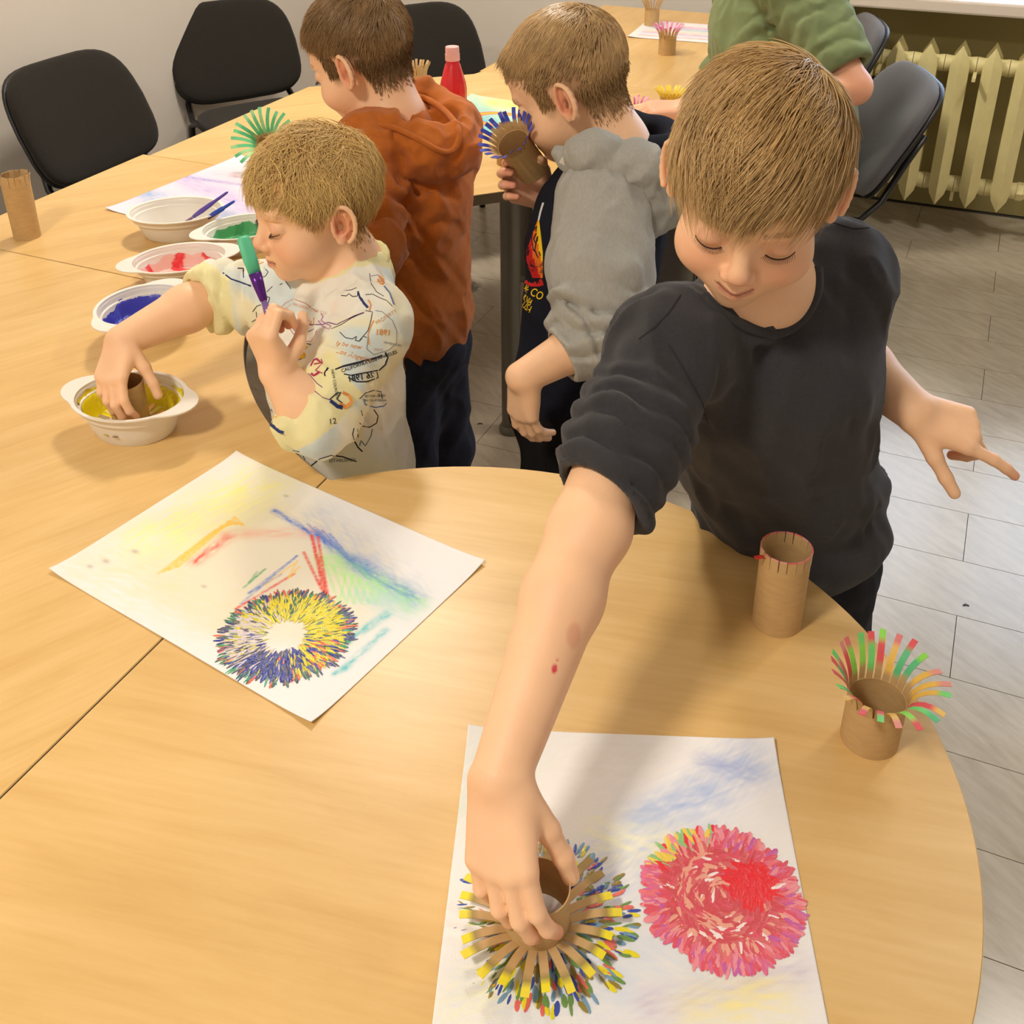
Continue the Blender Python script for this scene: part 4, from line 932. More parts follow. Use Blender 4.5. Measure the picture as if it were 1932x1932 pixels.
def hair_mesh(f, hl, name, parent, cols, N=7000, lenf=None, crown=(.012, -.058, .092), flow=None, lift=.10, mess=.25, seed=1, rad=.00075, segs=6, wave=0.0, ctr=(0, -.012, .030), rr=(.0725, .0900, .0790), clump=.0, liftf=None):
    r = np.random.default_rng(seed); c0 = v3(*ctr); R3 = v3(*rr)
    n = r.normal(size=(N*3, 3)); n /= np.linalg.norm(n, axis=1)[:, None]; P = c0+n*R3
    keep = P[:, 2] > hl(P)-.002+r.normal(size=len(P))*.0025; P = P[keep][:N]; n = n[keep][:N]; N = len(P)
    cr = v3(*crown)+r.normal(size=(N, 3))*.007; L = lenf(P)*(1+.18*r.normal(size=N)).clip(.45, 1.6)
    pts = [P.copy()]; cur = P.copy(); dirn = None; rnd = r.normal(size=(N, 3)); nz = np.stack([vnoise(P, 45, seed+k, 2) for k in range(3)], 1); ph = r.random(N)*6.28
    cl = np.stack([vnoise(P, 160, seed+10+k, 1) for k in range(3)], 1)
    for sgi in range(segs):
        t = (sgi+1)/segs; q = (cur-c0)/R3; nn = q/R3; nn /= np.linalg.norm(nn, axis=1)[:, None]
        d = cur-cr; d = d-nn*np.einsum('ij,ij->i', d, nn)[:, None]; d /= np.linalg.norm(d, axis=1)[:, None]+1e-6
        if flow is not None: d = flow(cur, d, nn, t)
        d = d+mess*(.55*nz+.25*rnd+clump*cl)+wave*np.sin(ph+t*7)[:, None]*np.cross(nn, d)
        d = d-nn*np.einsum('ij,ij->i', d, nn)[:, None]; d /= np.linalg.norm(d, axis=1)[:, None]+1e-6
        cur = cur+d*(L/segs)[:, None]
        q = (cur-c0)/R3; ql = np.linalg.norm(q, axis=1)
        lf = lift if liftf is None else liftf(P)
        target = 1+(.014+lf*(L/.05)*(t**1.1)*(.5+.5*((rnd[:, 0]*.35+nz[:, 0]*.9)*.5+.5).clip(0, 1.6))*.9)
        cur = c0+(q/ql[:, None]*target[:, None])*R3; pts.append(cur.copy())
    W = np.stack(pts, 1); S = segs+1
    G = f.o+(W.reshape(-1, 3)*f.k)@f.R.T; G = G.reshape(N, S, 3)
    tan = np.gradient(G, axis=1); tan /= np.linalg.norm(tan, axis=2)[..., None]+1e-9
    ref = nrm(r.normal(size=3)); a = np.cross(tan, ref); a /= np.linalg.norm(a, axis=2)[..., None]+1e-9; b = np.cross(tan, a)
    ts = np.linspace(0, 1, S); rp = rad*f.k*np.clip(1.05-ts**2.2, .12, 1)*1.0
    rp = rp[None, :, None]*(1+.3*r.normal(size=(N, 1, 1))).clip(.5, 1.7)
    Vs = np.stack([G+(a*math.cos(x)+b*math.sin(x))*rp for x in (0, 2.094, 4.189)], 2)    # N,S,3,3
    V = Vs.reshape(-1, 3); base = (np.arange(N)*S*3)[:, None, None]+(np.arange(S-1)*3)[None, :, None]
    Fq = np.concatenate([np.stack([base[..., 0]+j, base[..., 0]+(j+1) % 3, base[..., 0]+3+(j+1) % 3, base[..., 0]+3+j], -1).reshape(-1, 4) for j in range(3)])
    w = r.random(N)*.55+.45*(.5+.5*vnoise(P, 120, seed+5, 2)); w = np.clip(w, 0, 1)
    cc = np.array(cols[0])*(1-w[:, None])+np.array(cols[1])*w[:, None]
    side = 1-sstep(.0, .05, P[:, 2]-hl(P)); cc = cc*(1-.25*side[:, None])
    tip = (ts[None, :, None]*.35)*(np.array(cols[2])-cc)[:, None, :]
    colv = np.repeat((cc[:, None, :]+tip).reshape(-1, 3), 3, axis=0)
    o = mesh_obj(name, V, Fq, M_hair, parent, True, colv); o['kind'] = 'stuff'; return o
def short_hair(f, V, name, parent, cols, N=3500, ln=.009, seed=5, zlow=-.078):
    """clipped hair fading down the nape and in front of the ears, rooted on the skin"""
    r = np.random.default_rng(seed); L = f.inv(V)
    nape = (L[:, 1] < -.026-.0*L[:, 2])*(np.abs(L[:, 0]) < .072)*(L[:, 2] > zlow)*(L[:, 2] < .0)*(np.abs(L[:, 1]) < .12)
    burn = (np.abs(L[:, 0]) > .05)*(np.abs(L[:, 0]) < .072)*(L[:, 1] > .010)*(L[:, 1] < .034)*(L[:, 2] > -.012)*(L[:, 2] < .034)
    idx = np.nonzero(nape | burn)[0]; idx = r.choice(idx, N); P = L[idx]+r.normal(size=(N, 3))*.0009
    dens = np.where(nape[idx], sstep(zlow, zlow+.05, P[:, 2]), .8); keep = r.random(N) < dens; P = P[keep]; isn = nape[idx][keep]; N = len(P)
    n = np.stack([P[:, 0], P[:, 1]+.012, P[:, 2]*.0], 1); n /= np.linalg.norm(n, axis=1)[:, None]
    d = np.stack([r.normal(size=N)*.25, np.where(isn, .25, .25), -np.ones(N)], 1); d -= n*np.einsum('ij,ij->i', d, n)[:, None]; d /= np.linalg.norm(d, axis=1)[:, None]
    l = ln*(.6+.8*r.random(N))*(np.where(isn, .5+.7*sstep(zlow, 0, P[:, 2]), .8)); S = 4; ts = np.linspace(0, 1, S)
    G = P[:, None, :]+d[:, None, :]*(l[:, None]*ts)[..., None]+n[:, None, :]*(.0002+.0016*ts[None, :, None]*(.5+r.random((N, 1, 1))))
    G = f.o+(G.reshape(-1, 3)*f.k)@f.R.T; G = G.reshape(N, S, 3); tan = np.gradient(G, axis=1); tan /= np.linalg.norm(tan, axis=2)[..., None]+1e-9
    a = np.cross(tan, nrm(v3(.3, .5, .2))); a /= np.linalg.norm(a, axis=2)[..., None]+1e-9; b = np.cross(tan, a); rp = (.0006*f.k*np.clip(1.05-ts**2, .15, 1))[None, :, None]
    Vv = np.stack([G+(a*math.cos(x)+b*math.sin(x))*rp for x in (0, 2.094, 4.189)], 2).reshape(-1, 3); base = (np.arange(N)*S*3)[:, None]+(np.arange(S-1)*3)[None, :]
    Fq = np.concatenate([np.stack([base+j, base+(j+1) % 3, base+3+(j+1) % 3, base+3+j], -1).reshape(-1, 4) for j in range(3)])
    w = r.random(N)[:, None]; cc = np.array(cols[0])*(1-w)+np.array(cols[1])*w; col = np.repeat(cc, S*3, axis=0)
    o = mesh_obj(name, Vv, Fq, M_hair, None, True, col); o['kind'] = 'stuff'; return reparent(o, parent)
def lash(f, name, parent, xs=(-1, 1), col=srgb(70, 45, 32), drop=.0, rad=.00085):
    for x in xs:
        b = MB()
        pts = [f.p(x*(.0295+.0145*u), .0652+.0150*math.sqrt(max(0, 1-(u*.93)**2))*.93, -.0115-.0022*(1-u*u)+.002*u+drop) for u in np.linspace(-1, 1, 11)]
        b.tube(pts, [rad*f.k*(.4+.6*math.sin(PI*(i+.5)/11)) for i in range(11)], 6)
        for u in np.linspace(-.9, .95, 22):
            p = v3(x*(.0295+.0145*u), .0652+.0150*math.sqrt(max(0, 1-(u*.93)**2))*.94, -.0118-.0022*(1-u*u)+.002*u+drop)
            q = p+v3(x*.0022*u, .0042, -.0028); b.tube([f.p(p), f.p((p+q)/2+v3(0, .0006, -.0008)), f.p(q)], [.00028*f.k, .0002*f.k, .00008*f.k], 4)
        reparent(b.build(name, mat('eyelash', col, .6), None, True), parent)
# ---- cloth
def cloth_noise(amp, freq, seed, dirs=None):
    def fn(P):
        n = vnoise(P, freq, seed, 2); return -amp*(1-np.abs(n)*1.6)
    return fn
def sleeve_rings(a, b, amp, wl, seed, t0=-.1, t1=1.1):
    a = np.asarray(a, float); b = np.asarray(b, float); ab = b-a; L = np.linalg.norm(ab); u = ab/L
    def fn(P):
        q = P-a; s = q@u; n = vnoise(P, 55, seed, 2); w = sstep(t0*L, (t0+.15)*L, s)*(1-sstep((t1-.12)*L, t1*L, s))
        ph = s/wl*6.283+2.4*n; return -amp*w*(np.abs(np.sin(ph*.5))*1.3-.5)*(.75+.5*vnoise(P, 60, seed+3, 1))
    return DISP((a+b)/2, L*.7+.06, fn)
def project(bv, px, py, off=.0006):
    d = ray(px, py); d = d/np.linalg.norm(d); h = bv.ray_cast(Vector((0, 0, CAMZ)), Vector(d), 6.0)
    if h[0] is None: return None
    return np.array(h[0])-d*off
def decal_line(b, bv, pts, w, col, off=.0006, dense=3.0):
    """ribbon laid on cloth along photo-measured points; w in metres"""
    P = []
    for (x0, y0), (x1, y1) in zip(pts[:-1], pts[1:]):
        n = max(1, int(math.hypot(x1-x0, y1-y0)/dense))
        for i in range(n): P.append((x0+(x1-x0)*i/n, y0+(y1-y0)*i/n))
    P.append(pts[-1]); Q = [project(bv, x, y, off) for x, y in P]
    run = []
    def flush(run):
        if len(run) < 2: return
        V = []
        for i, p in enumerate(run):
            t = run[min(i+1, len(run)-1)]-run[max(i-1, 0)]; vd = p-np.array([0, 0, CAMZ]); s = np.cross(t, vd); l = np.linalg.norm(s); s = s/l if l > 1e-9 else v3(1, 0, 0)
            V += [p+s*w/2, p-s*w/2]
        b.add(V, [(2*i, 2*i+1, 2*i+3, 2*i+2) for i in range(len(run)-1)], col)
    for p in Q:
        if p is None or (run and np.linalg.norm(p-run[-1]) > .03): flush(run); run = []
        if p is not None: run.append(p)
    flush(run)
def decal_text(b, bv, text, px, py, size_px, ang, col, bold=.012, sx=1.0, off=.0007, shear=0, mirror=False):
    """lettering laid on cloth; size and place measured in photo pixels, baseline start at (px, py)"""
    cu = bpy.data.curves.new('t', 'FONT'); cu.body = text; cu.size = 1; cu.offset = bold; cu.resolution_u = 3; cu.shear = shear
    o = bpy.data.objects.new('t', cu); C.objects.link(o); dg = bpy.context.evaluated_depsgraph_get(); me = bpy.data.meshes.new_from_object(o.evaluated_get(dg))
    V = [v.co.copy() for v in me.vertices]; Fs = [tuple(p.vertices) for p in me.polygons]
    bpy.data.objects.remove(o); bpy.data.curves.remove(cu); bpy.data.meshes.remove(me)
    wmax = max((v.x for v in V), default=0)
    ca, sa = math.cos(ang), math.sin(ang); out = []; ok = []
    for v in V:
        x = (wmax-v.x if mirror else v.x)*size_px*sx; y = v.y*size_px
        q = project(bv, px+x*ca-y*sa*-1*-1, py-(x*sa+y*ca), off) if False else project(bv, px+x*ca-y*sa, py-(x*sa+y*ca), off)
        out.append(q)
    Fs = [f for f in Fs if all(out[i] is not None for i in f) and max(np.linalg.norm(out[f[i]]-out[f[i-1]]) for i in range(len(f))) < .04]
    vv = [q if q is not None else v3(0, 0, 0) for q in out]
    used = sorted({i for f in Fs for i in f}); mp = {i: k for k, i in enumerate(used)}
    if used: b.add([vv[i] for i in used], [tuple(mp[i] for i in (f if not mirror else f[::-1])) for f in Fs], col)
M_print = mat('fabric_print', rough=.8, spec=.2, attr='Col')
# ------------------------------------------------------------------ person: boy in the dark grey t-shirt reaching across the round table
HB = dict(dark=srgb(112, 84, 52), mid=srgb(188, 150, 96), tip=srgb(214, 180, 126))
def limb(a, b, ra, rb, k=.015, bulge=0, bt=.35):
    """tapered limb with a muscle bulge"""
    a, b = np.asarray(a), np.asarray(b); m = a+(b-a)*bt; rm = ra+(rb-ra)*bt+bulge; return [RC(a, m, ra, rm, k), RC(m, b, rm, rb, k)]
def build_person(name, label, loc):
    t = empty(name, loc, 0, label, 'person'); return t
def child_mesh(root, name, prims, h, m, colf=None, smooth=True):
    V, Fq = sdf_mesh(prims, h); col = colf(V) if colf else None
    o = mesh_obj(name, V-np.array(root.location), Fq, m, root, True, col); return o, V, Fq
def reparent(o, root): o.parent = root; o.matrix_parent_inverse = Matrix.Translation(-Vector(root.location)); return o
A = build_person('person', 'boy in a dark grey t-shirt leaning over the round table with his arm stretched out', rw(1.22, -.14, 0))
A.location = (.40, 1.24, 0)
fA = frame_yz(PD(1426, 340, 1.01), v3(-.25, -.87, -.42), v3(-.02, -.42, .88), 1.02)
ne = PD(1440, 545, 1.118)
shR, shL = PD(1262, 655, 1.085), PD(1572, 528, 1.175)
elR = PD(1106, 1000, .985)
elL = PD(1590, 660, 1.30); wrL = PD(1728, 778, 1.215)
chest = PD(1440, 715, 1.20); hip = PD(1490, 985, 1.40)
tubeA_base = PZ(1013, 1752, ZT); tubeA_top = tubeA_base+v3(0, 0, .052)
YA, ZA = v3(.02, -.74, -.67), v3(-.42, -.46, .78)
wrR = grip(tubeA_top+v3(0, 0, -.004), YA, ZA, 'R', 1.0, (.012, .084, -.040))
hR, iR = hand(wrR, YA, ZA, 'R', 1.0, [(22, 30, 22), (24, 32, 22), (26, 36, 22), (28, 40, 25)], (24, 34, 10, 16), (.08, .02, -.05, -.12))
hL, iL = hand(wrL, v3(.93, -.30, -.22), v3(.20, -.62, .76), 'L', .94, [(10, 14, 10), (52, 66, 25), (60, 72, 30), (56, 66, 30)], (42, 20, 6, 4), (.05, .02, -.02, -.06))
pr = head(fA, 1.8)
pr += [RC(fA.p(0, -.025, -.045), ne, .043, .044, .02), RC(ne, chest+v3(0, .03, 0), .036, .055, .03), RC(ne, shR, .030, .036, .03), RC(ne, shL, .030, .038, .03)]
pr += limb(shR, elR, .042, .0335, .015, .002)+limb(elR, wrR, .0335, .0235, .012, .0045, .3)+limb(shL, elL, .042, .033)+limb(elL, wrL, .0335, .0235, .012, .003, .3)
pr += [EL(elR+v3(.012, -.01, .008), .026, None, .02)]
# flattened wrists
pr += hR+hL
hlA = make_hairline(.050, .034, .030, -.045)
hcA = srgb(150, 112, 66)
def extraA(V, c):
    for (px, py, r, k, a) in ((1075, 1135, .006, srgb(170, 190, 60), .7), (1083, 1200, .010, srgb(205, 100, 84), .30), (1046, 1262, .0035, srgb(222, 70, 84), 1), (1053, 1304, .0032, srgb(222, 70, 84), 1), (1050, 1245, .0022, srgb(215, 80, 80), .8), (1010, 1505, .008, srgb(226, 180, 60), .45)):
        p = wrR+(elR-wrR)*np.clip((1432-py)/(1432-1000), -.3, 1); q = PD(px, py, (p-v3(0, 0, CAMZ))@_F-.024)
        d = np.linalg.norm((V-q)*v3(1.4, .8, 1), axis=1); c = lerp(c, k, a*(1-sstep(r*.7, r*1.2, d)))
    return c
tips = [(p, .016, srgb(226, 140, 112), .55) for p, _ in iR['tips']+iL['tips']]
o, VA, FA = child_mesh(A, 'body', pr, .0021, M_skin, lambda V: skin_color(V, fA, hlA, hcA, 1.0, tips, brow=srgb(150, 112, 72), extra=extraA, mouth=1.8))
# t-shirt
hem = hip+v3(0, .02, -.03)
fc_ = nrm(v3(-.2, -.95, -.15)); flt = (fc_, .80)
sp = [RC(ne+v3(0, .02, -.035), chest, .060, .104, .03, flt), RC(chest, hip, .112, .118, .04, flt), RC(hip, hem+v3(0, 0, -.04), .118, .128, .02, (fc_, .86)),
      RC(ne+v3(0, .012, -.020), shR, .036, .042, .03), RC(ne+v3(0, .012, -.018), shL, .042, .050, .03)]
dz = nrm(elR-shR); cuffR = shR+(elR-shR)*.84; dl = nrm(elL-shL); cuffL = shL+(elL-shL)*.74
sp += [sleeve([RC(shR, shR+(elR-shR)*.5, .050, .050, .03), RC(shR+(elR-shR)*.5, cuffR+dz*.03, .050, .047, .02), sleeve_rings(shR+dz*.05, cuffR+dz*.01, .0078, .024, 4, .0, 1.15)], cuffR, nrm(dz+v3(-.2, 0, .1)), cuffR-dz*.03, elR+dz*.02, .040, .037, .035),
       sleeve([RC(shL, cuffL+dl*.04, .053, .046, .03)], cuffL, dl, cuffL-dl*.03, elL, .040, .038, .035)]
sp += [RC(shL, chest+v3(.05, 0, 0), .046, .06, .04), RC(shR, chest+v3(-.05, .01, -.01), .040, .06, .04)]
sp += [DISP(chest+v3(0, .0, -.04), .34, lambda P: -.0060*(1-1.7*np.abs(vnoise(np.stack([P[..., 0]+.35*P[..., 2], P[..., 1], P[..., 2]*.45], -1), 62, 5, 2)))), DISP(hip+v3(0, 0, -.02), .26, lambda P: -.0055*np.sin((P@nrm(v3(.45, .1, 1)))*58+2.8*vnoise(P, 30, 8, 1)))]
nd_ = nrm(fA.p(0, -.02, -.03)-ne)
sp += [RC(ne-nd_*.006, ne+nd_*.14, .0455, .054, .006, mode='s')]
sp += [CUT(hip+v3(.10, 0, -.012), v3(.45, .1, -1), hem, .30, .004)]
M_tee = mat('dark_grey_jersey', srgb(58, 57, 60), .92, .18, var=.10, vscale=260, bump=.35, bscale=1100, sheen=.12)
o, V, Fq = child_mesh(A, 't_shirt', sp, .0036, M_tee)
bvA = bvh_of(V, Fq)
# neckband laid along the neckline
bvN = bvh_of(np.vstack([VA, V]), np.vstack([FA, Fq+len(VA)]))
nb = [project(bvN, x, y, -.001) for x, y in ((1312, 528), (1328, 556), (1352, 584), (1384, 606), (1424, 622), (1466, 630), (1504, 612), (1532, 575), (1543, 540), (1541, 505))]
nb = [p for p in nb if p is not None]
for _ in range(3):
    q_ = [nb[0]]
    for i in range(len(nb)-1): q_ += [nb[i]*.75+nb[i+1]*.25, nb[i]*.25+nb[i+1]*.75]
    nb = q_+[nb[-1]]
reparent(MB().tube([tuple(p) for p in nb], .0062, 10, flat=.7).build('neckband', M_tee, None, True), A)
# stitched seams on the tee
M_seam = mat('dark_seam', srgb(40, 40, 43), .95)
for pts in ([(1285, 555), (1262, 590), (1235, 618), (1205, 640)], [(1262, 650), (1292, 700), (1325, 760), (1335, 800)], [(1570, 420), (1610, 432), (1640, 430)]):
    b = MB(); decal_line(b, bvA, pts, .0016, None, .0008, 6)
    if b.v: reparent(b.build('seam', M_seam, None), A)
# trousers and shoes
kneR = hip+v3(-.07, .06, -.36); kneL = hip+v3(.09, .05, -.36); ankR = v3(kneR[0], kneR[1]+.02, .09); ankL = v3(kneL[0]+.01, kneL[1]+.02, .09)
tp = [EL(hip+v3(0, .018, -.06), (.108, .086, .08), None, .03)]
for kn, an, sx in ((kneR, ankR, -1), (kneL, ankL, 1)):
    tp += [RC(hip+v3(sx*.052, .015, -.075), kn, .074, .058, .03), RC(kn, an, .058, .052, .03)]
tp += [DISP(hip+v3(0, 0, -.3), .5, lambda P: -.006*(1-1.7*np.abs(vnoise(P*v3(1, 1, .5), 60, 15, 2)))), CUT(v3(0, 0, .06), v3(0, 0, -1), v3(hip[0], hip[1], .05), .4)]
M_navy = mat('dark_navy_trousers', srgb(34, 35, 42), .9, .2, var=.1, vscale=200, bump=.3, bscale=900)
child_mesh(A, 'trousers', tp, .006, M_navy)
M_shoe = mat('dark_shoe', srgb(50, 48, 50), .6)
def shoe(root, an, fwd):
    f = frame_yz(v3(an[0], an[1], 0), fwd, v3(0, 0, 1)); pr = [RC(f.p(0, -.03, .038), f.p(0, .09, .030), .036, .033, .01, (v3(0, 0, 1), .9)), RC(f.p(0, -.02, .04), f.p(0, -.015, .075), .034, .036, .02), CUT(v3(0, 0, .004), v3(0, 0, -1), f.p(0, .03, .02), .2)]
    child_mesh(root, 'shoe', pr, .006, M_shoe)
for an in (ankR, ankL): shoe(A, an, v3(-.25, -.95, 0))
# hair: long top combed forward over the brow
def lenA(P):
    h_ = P[:, 2]-hlA(P); top = sstep(.0, .045, h_); return .007+.014*sstep(-.005, .02, h_)+.031*top*sstep(-.07, .015, P[:, 1])+.026*top
def flowA(cur, d, nn, t):
    w = sstep(.01, .07, cur[:, 2])[:, None]; return d*(1-.5*w)+v3(.16, .75, -.10)*.65*w+v3(0, .1, -.35)*(1-w)
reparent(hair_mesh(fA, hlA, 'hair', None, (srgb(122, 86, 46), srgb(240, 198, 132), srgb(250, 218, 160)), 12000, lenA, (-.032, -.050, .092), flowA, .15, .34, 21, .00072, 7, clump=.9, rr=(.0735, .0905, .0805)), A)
lash(fA, 'eyelash', A)
short_hair(fA, VA, 'short_hair', A, (srgb(120, 86, 48), srgb(200, 160, 104)), 2500, .010, 71)
# the tube he presses on the sheet
YB = [srgb(238, 222, 40), srgb(236, 216, 60), srgb(90, 110, 190), srgb(120, 165, 100), srgb(225, 120, 110), srgb(170, 140, 80)]
def flat_flower(base, label, ph=.0):
    t = empty('cardboard_tube_flower', base, 0, label, 'paper tube', 'cardboard tube flowers')
    hh = .052; o = tube_body(.0265, hh-.008); o.v = [(x, y, z+.008) for x, y, z in o.v]; o.build('tube', M_card, t, True).data.set_sharp_from_angle(angle=.8)
    for k in range(22):
        th = 2*PI*(k+ph)/22; c = random.choice(YB[:2]) if random.random() < .6 else random.choice(YB)
        colf = lambda tt, kk, c=c: CARD if tt < .62 else (c if tt > .72 else srgb(160, 140, 80))
        V, Fc, cols = petal_strip(.0262, .010, th, 2*PI*.0262/22*.97, .040*random.uniform(.9, 1.1), 1.15, 1.64, colf, thick=.0008, jit=random.uniform(-.004, .004))
        V = [(x, y, max(z, .0022+.0006*(i % 2))) for i, (x, y, z) in enumerate(V)]
        mesh_obj('petal', V, Fc, M_petal, t, True, cols).data.set_sharp_from_angle(angle=.7)
    return t
flat_flower(tubeA_base+v3(0, 0, .0010), 'upside down cardboard tube flower pressed onto the sheet by the front boy')
# ------------------------------------------------------------------ person: small fair boy in the printed white sweatshirt
Bp = build_person('person', 'small fair haired boy in a white printed sweatshirt dipping a tube into yellow paint', (-.24, 1.42, 0))
fB = frame_yz(PD(592, 384, 1.50), v3(-.86, -.50, -.14), v3(-.14, -.06, 1), .96)
ne = fB.p(.0, -.030, -.115); chest = PD(628, 690, 1.545); hip = PD(652, 868, 1.66)
shL, elL, wrL = PD(700, 612, 1.475), PD(596, 790, 1.395), PD(523, 702, 1.375)
tubeB_base = PZ(250, 800, ZT+.012); tubeB_top = tubeB_base+v3(0, 0, .070)
YB_, ZB_ = v3(-.10, -.80, -.58), v3(-.34, -.45, .82)
shR, elR, wrR = PD(535, 565, 1.60), PD(402, 558, 1.61), grip(tubeB_top+v3(0, 0, -.008), YB_, ZB_, 'R', .90, (.000, .062, -.034))
hR, iR = hand(wrR, YB_, ZB_, 'R', .90, [(24, 34, 24), (26, 36, 24), (28, 38, 24), (30, 42, 26)], (36, 36, 12, 16), (.10, .03, -.05, -.12))
hL, iL = hand(wrL, v3(-.22, -.10, .97), v3(-.62, -.78, -.05), 'L', .90, [(48, 82, 45), (54, 86, 48), (58, 86, 50), (60, 86, 50)], (2, 66, 50, 40), (.02, .0, -.02, -.04), 1.05)
pr = head(fB, 0)
pr += [RC(fB.p(0, -.025, -.045), ne, .040, .040, .02), RC(ne, chest, .045, .075, .03), RC(ne, shL, .033, .036, .03), RC(ne, shR, .033, .036, .03)]
pr += limb(shR, elR, .036, .032)+limb(elR, wrR, .0335, .0225, .012, .004, .3)+limb(shL, elL, .036, .032)+limb(elL, wrL, .0340, .0235, .012, .004, .3)
pr += hR+hL
hlB = make_hairline(.038, .014, .018, -.040); hcB = srgb(210, 164, 98)
tips = [(p, .014, srgb(228, 146, 116), .5) for p, _ in iR['tips']+iL['tips']]
o, VB_, Fq = child_mesh(Bp, 'body', pr, .0022, M_skin, lambda V: skin_color(V, fB, hlB, hcB, 1.0, tips, brow=srgb(206, 160, 112)))
M_sweat = mat('printed_sweatshirt', rough=.92, spec=.15, attr='Col', bump=.35, bscale=900, sheen=.1)
up = v3(0, 0, 1); fwd = nrm(v3(-.72, -.60, 0)); flt = (fwd, .86)
sp = [RC(ne+v3(0, 0, -.025), chest, .058, .094, .03, flt), RC(chest, hip, .102, .108, .04, flt), RC(hip, hip+v3(0, 0, -.02), .108, .104, .02, flt),
      RC(ne+v3(0, 0, -.012), shL, .046, .047, .03), RC(ne+v3(0, 0, -.012), shR, .046, .047, .03)]
cfR = elR+(wrR-elR)*.10; cfL = elL+(wrL-elL)*.12; dR = nrm(wrR-elR); dL = nrm(wrL-elL)
bL = nrm(elL-shL); bR = nrm(elR-shR)
sp += [RC(shL, elL, .050, .046, .025), sleeve_rings(shL+bL*.07, elL, .0065, .026, 41, .0, 1.05), sleeve([RC(elL, cfL+dL*.03, .047, .044, .02)], cfL+dL*.012, dL, elL, wrL, .0375, .030, .02),
       sleeve([RC(shR, elR, .048, .046, .025), RC(elR, cfR+dR*.03, .045, .044, .015), sleeve_rings(shR+bR*.02, elR+bR*.02, .0085, .028, 42, .0, 1.15)], cfR+dR*.006, dR, elR-dR*.01, wrR, .0375, .030, .03)]
sp += [DISP(chest, .30, lambda P: -.0055*(1-1.7*np.abs(vnoise(np.stack([P[..., 0]+.3*P[..., 2], P[..., 1], P[..., 2]*.5], -1), 75, 45, 2))))]
nd_ = nrm(fB.p(0, -.01, -.03)-ne); sp += [RC(ne-nd_*.012, ne+nd_*.13, .050, .062, .005, mode='s')]
CREAM = np.array(srgb(238, 230, 176)); WHT = np.array(srgb(240, 236, 222))
def colB(V):
    c = np.ones((len(V), 3))*WHT
    n1 = vnoise(V, 22, 60, 2); c = lerp(c, srgb(240, 232, 190), np.clip(sstep(.05, .5, n1)*.8, 0, 1)); n2 = vnoise(V, 26, 62, 2); c = lerp(c, srgb(206, 222, 226), np.clip(sstep(.25, .6, n2)*.8, 0, 1)); n3 = vnoise(V, 30, 64, 2); c = lerp(c, srgb(244, 214, 196), np.clip(sstep(.45, .75, n3)*.6, 0, 1))
    q = V-ne; ax = q@nd_; rad_ = np.linalg.norm(q-ax[:, None]*nd_, axis=1); c = lerp(c, CREAM, ((ax > -.030)*(rad_ < .066)).astype(float))
    for cf, d in ((cfR, dR), (cfL, dL)):
        s = (V-cf)@d; r_ = np.linalg.norm(V-cf-s[:, None]*d, axis=1); c = lerp(c, CREAM, ((s > -.020)*(r_ < .07)*(s < .05)).astype(float))
    return c
o, V, Fq = child_mesh(Bp, 'sweatshirt', sp, .0032, M_sweat, colB); shirtB = o
M_rib = mat('cream_rib', srgb(240, 232, 172), .92, .15, bump=.5, bscale=500)
child_mesh(Bp, 'collar', collar_ring(ne+nd_*.000, nd_, .0545, .0075, 1.0, v3(-.8, -.6, 0), .014), .0028, M_rib)
bvB = bvh_of(V, Fq); K = (.03, .028, .04); OR = srgb(226, 150, 80); PU = srgb(110, 70, 120); NV = srgb(50, 62, 110); YE = srgb(238, 190, 40)
def c5(pts): return [(420+x/3.716, 400+y/3.716) for x, y in pts]
b = MB()
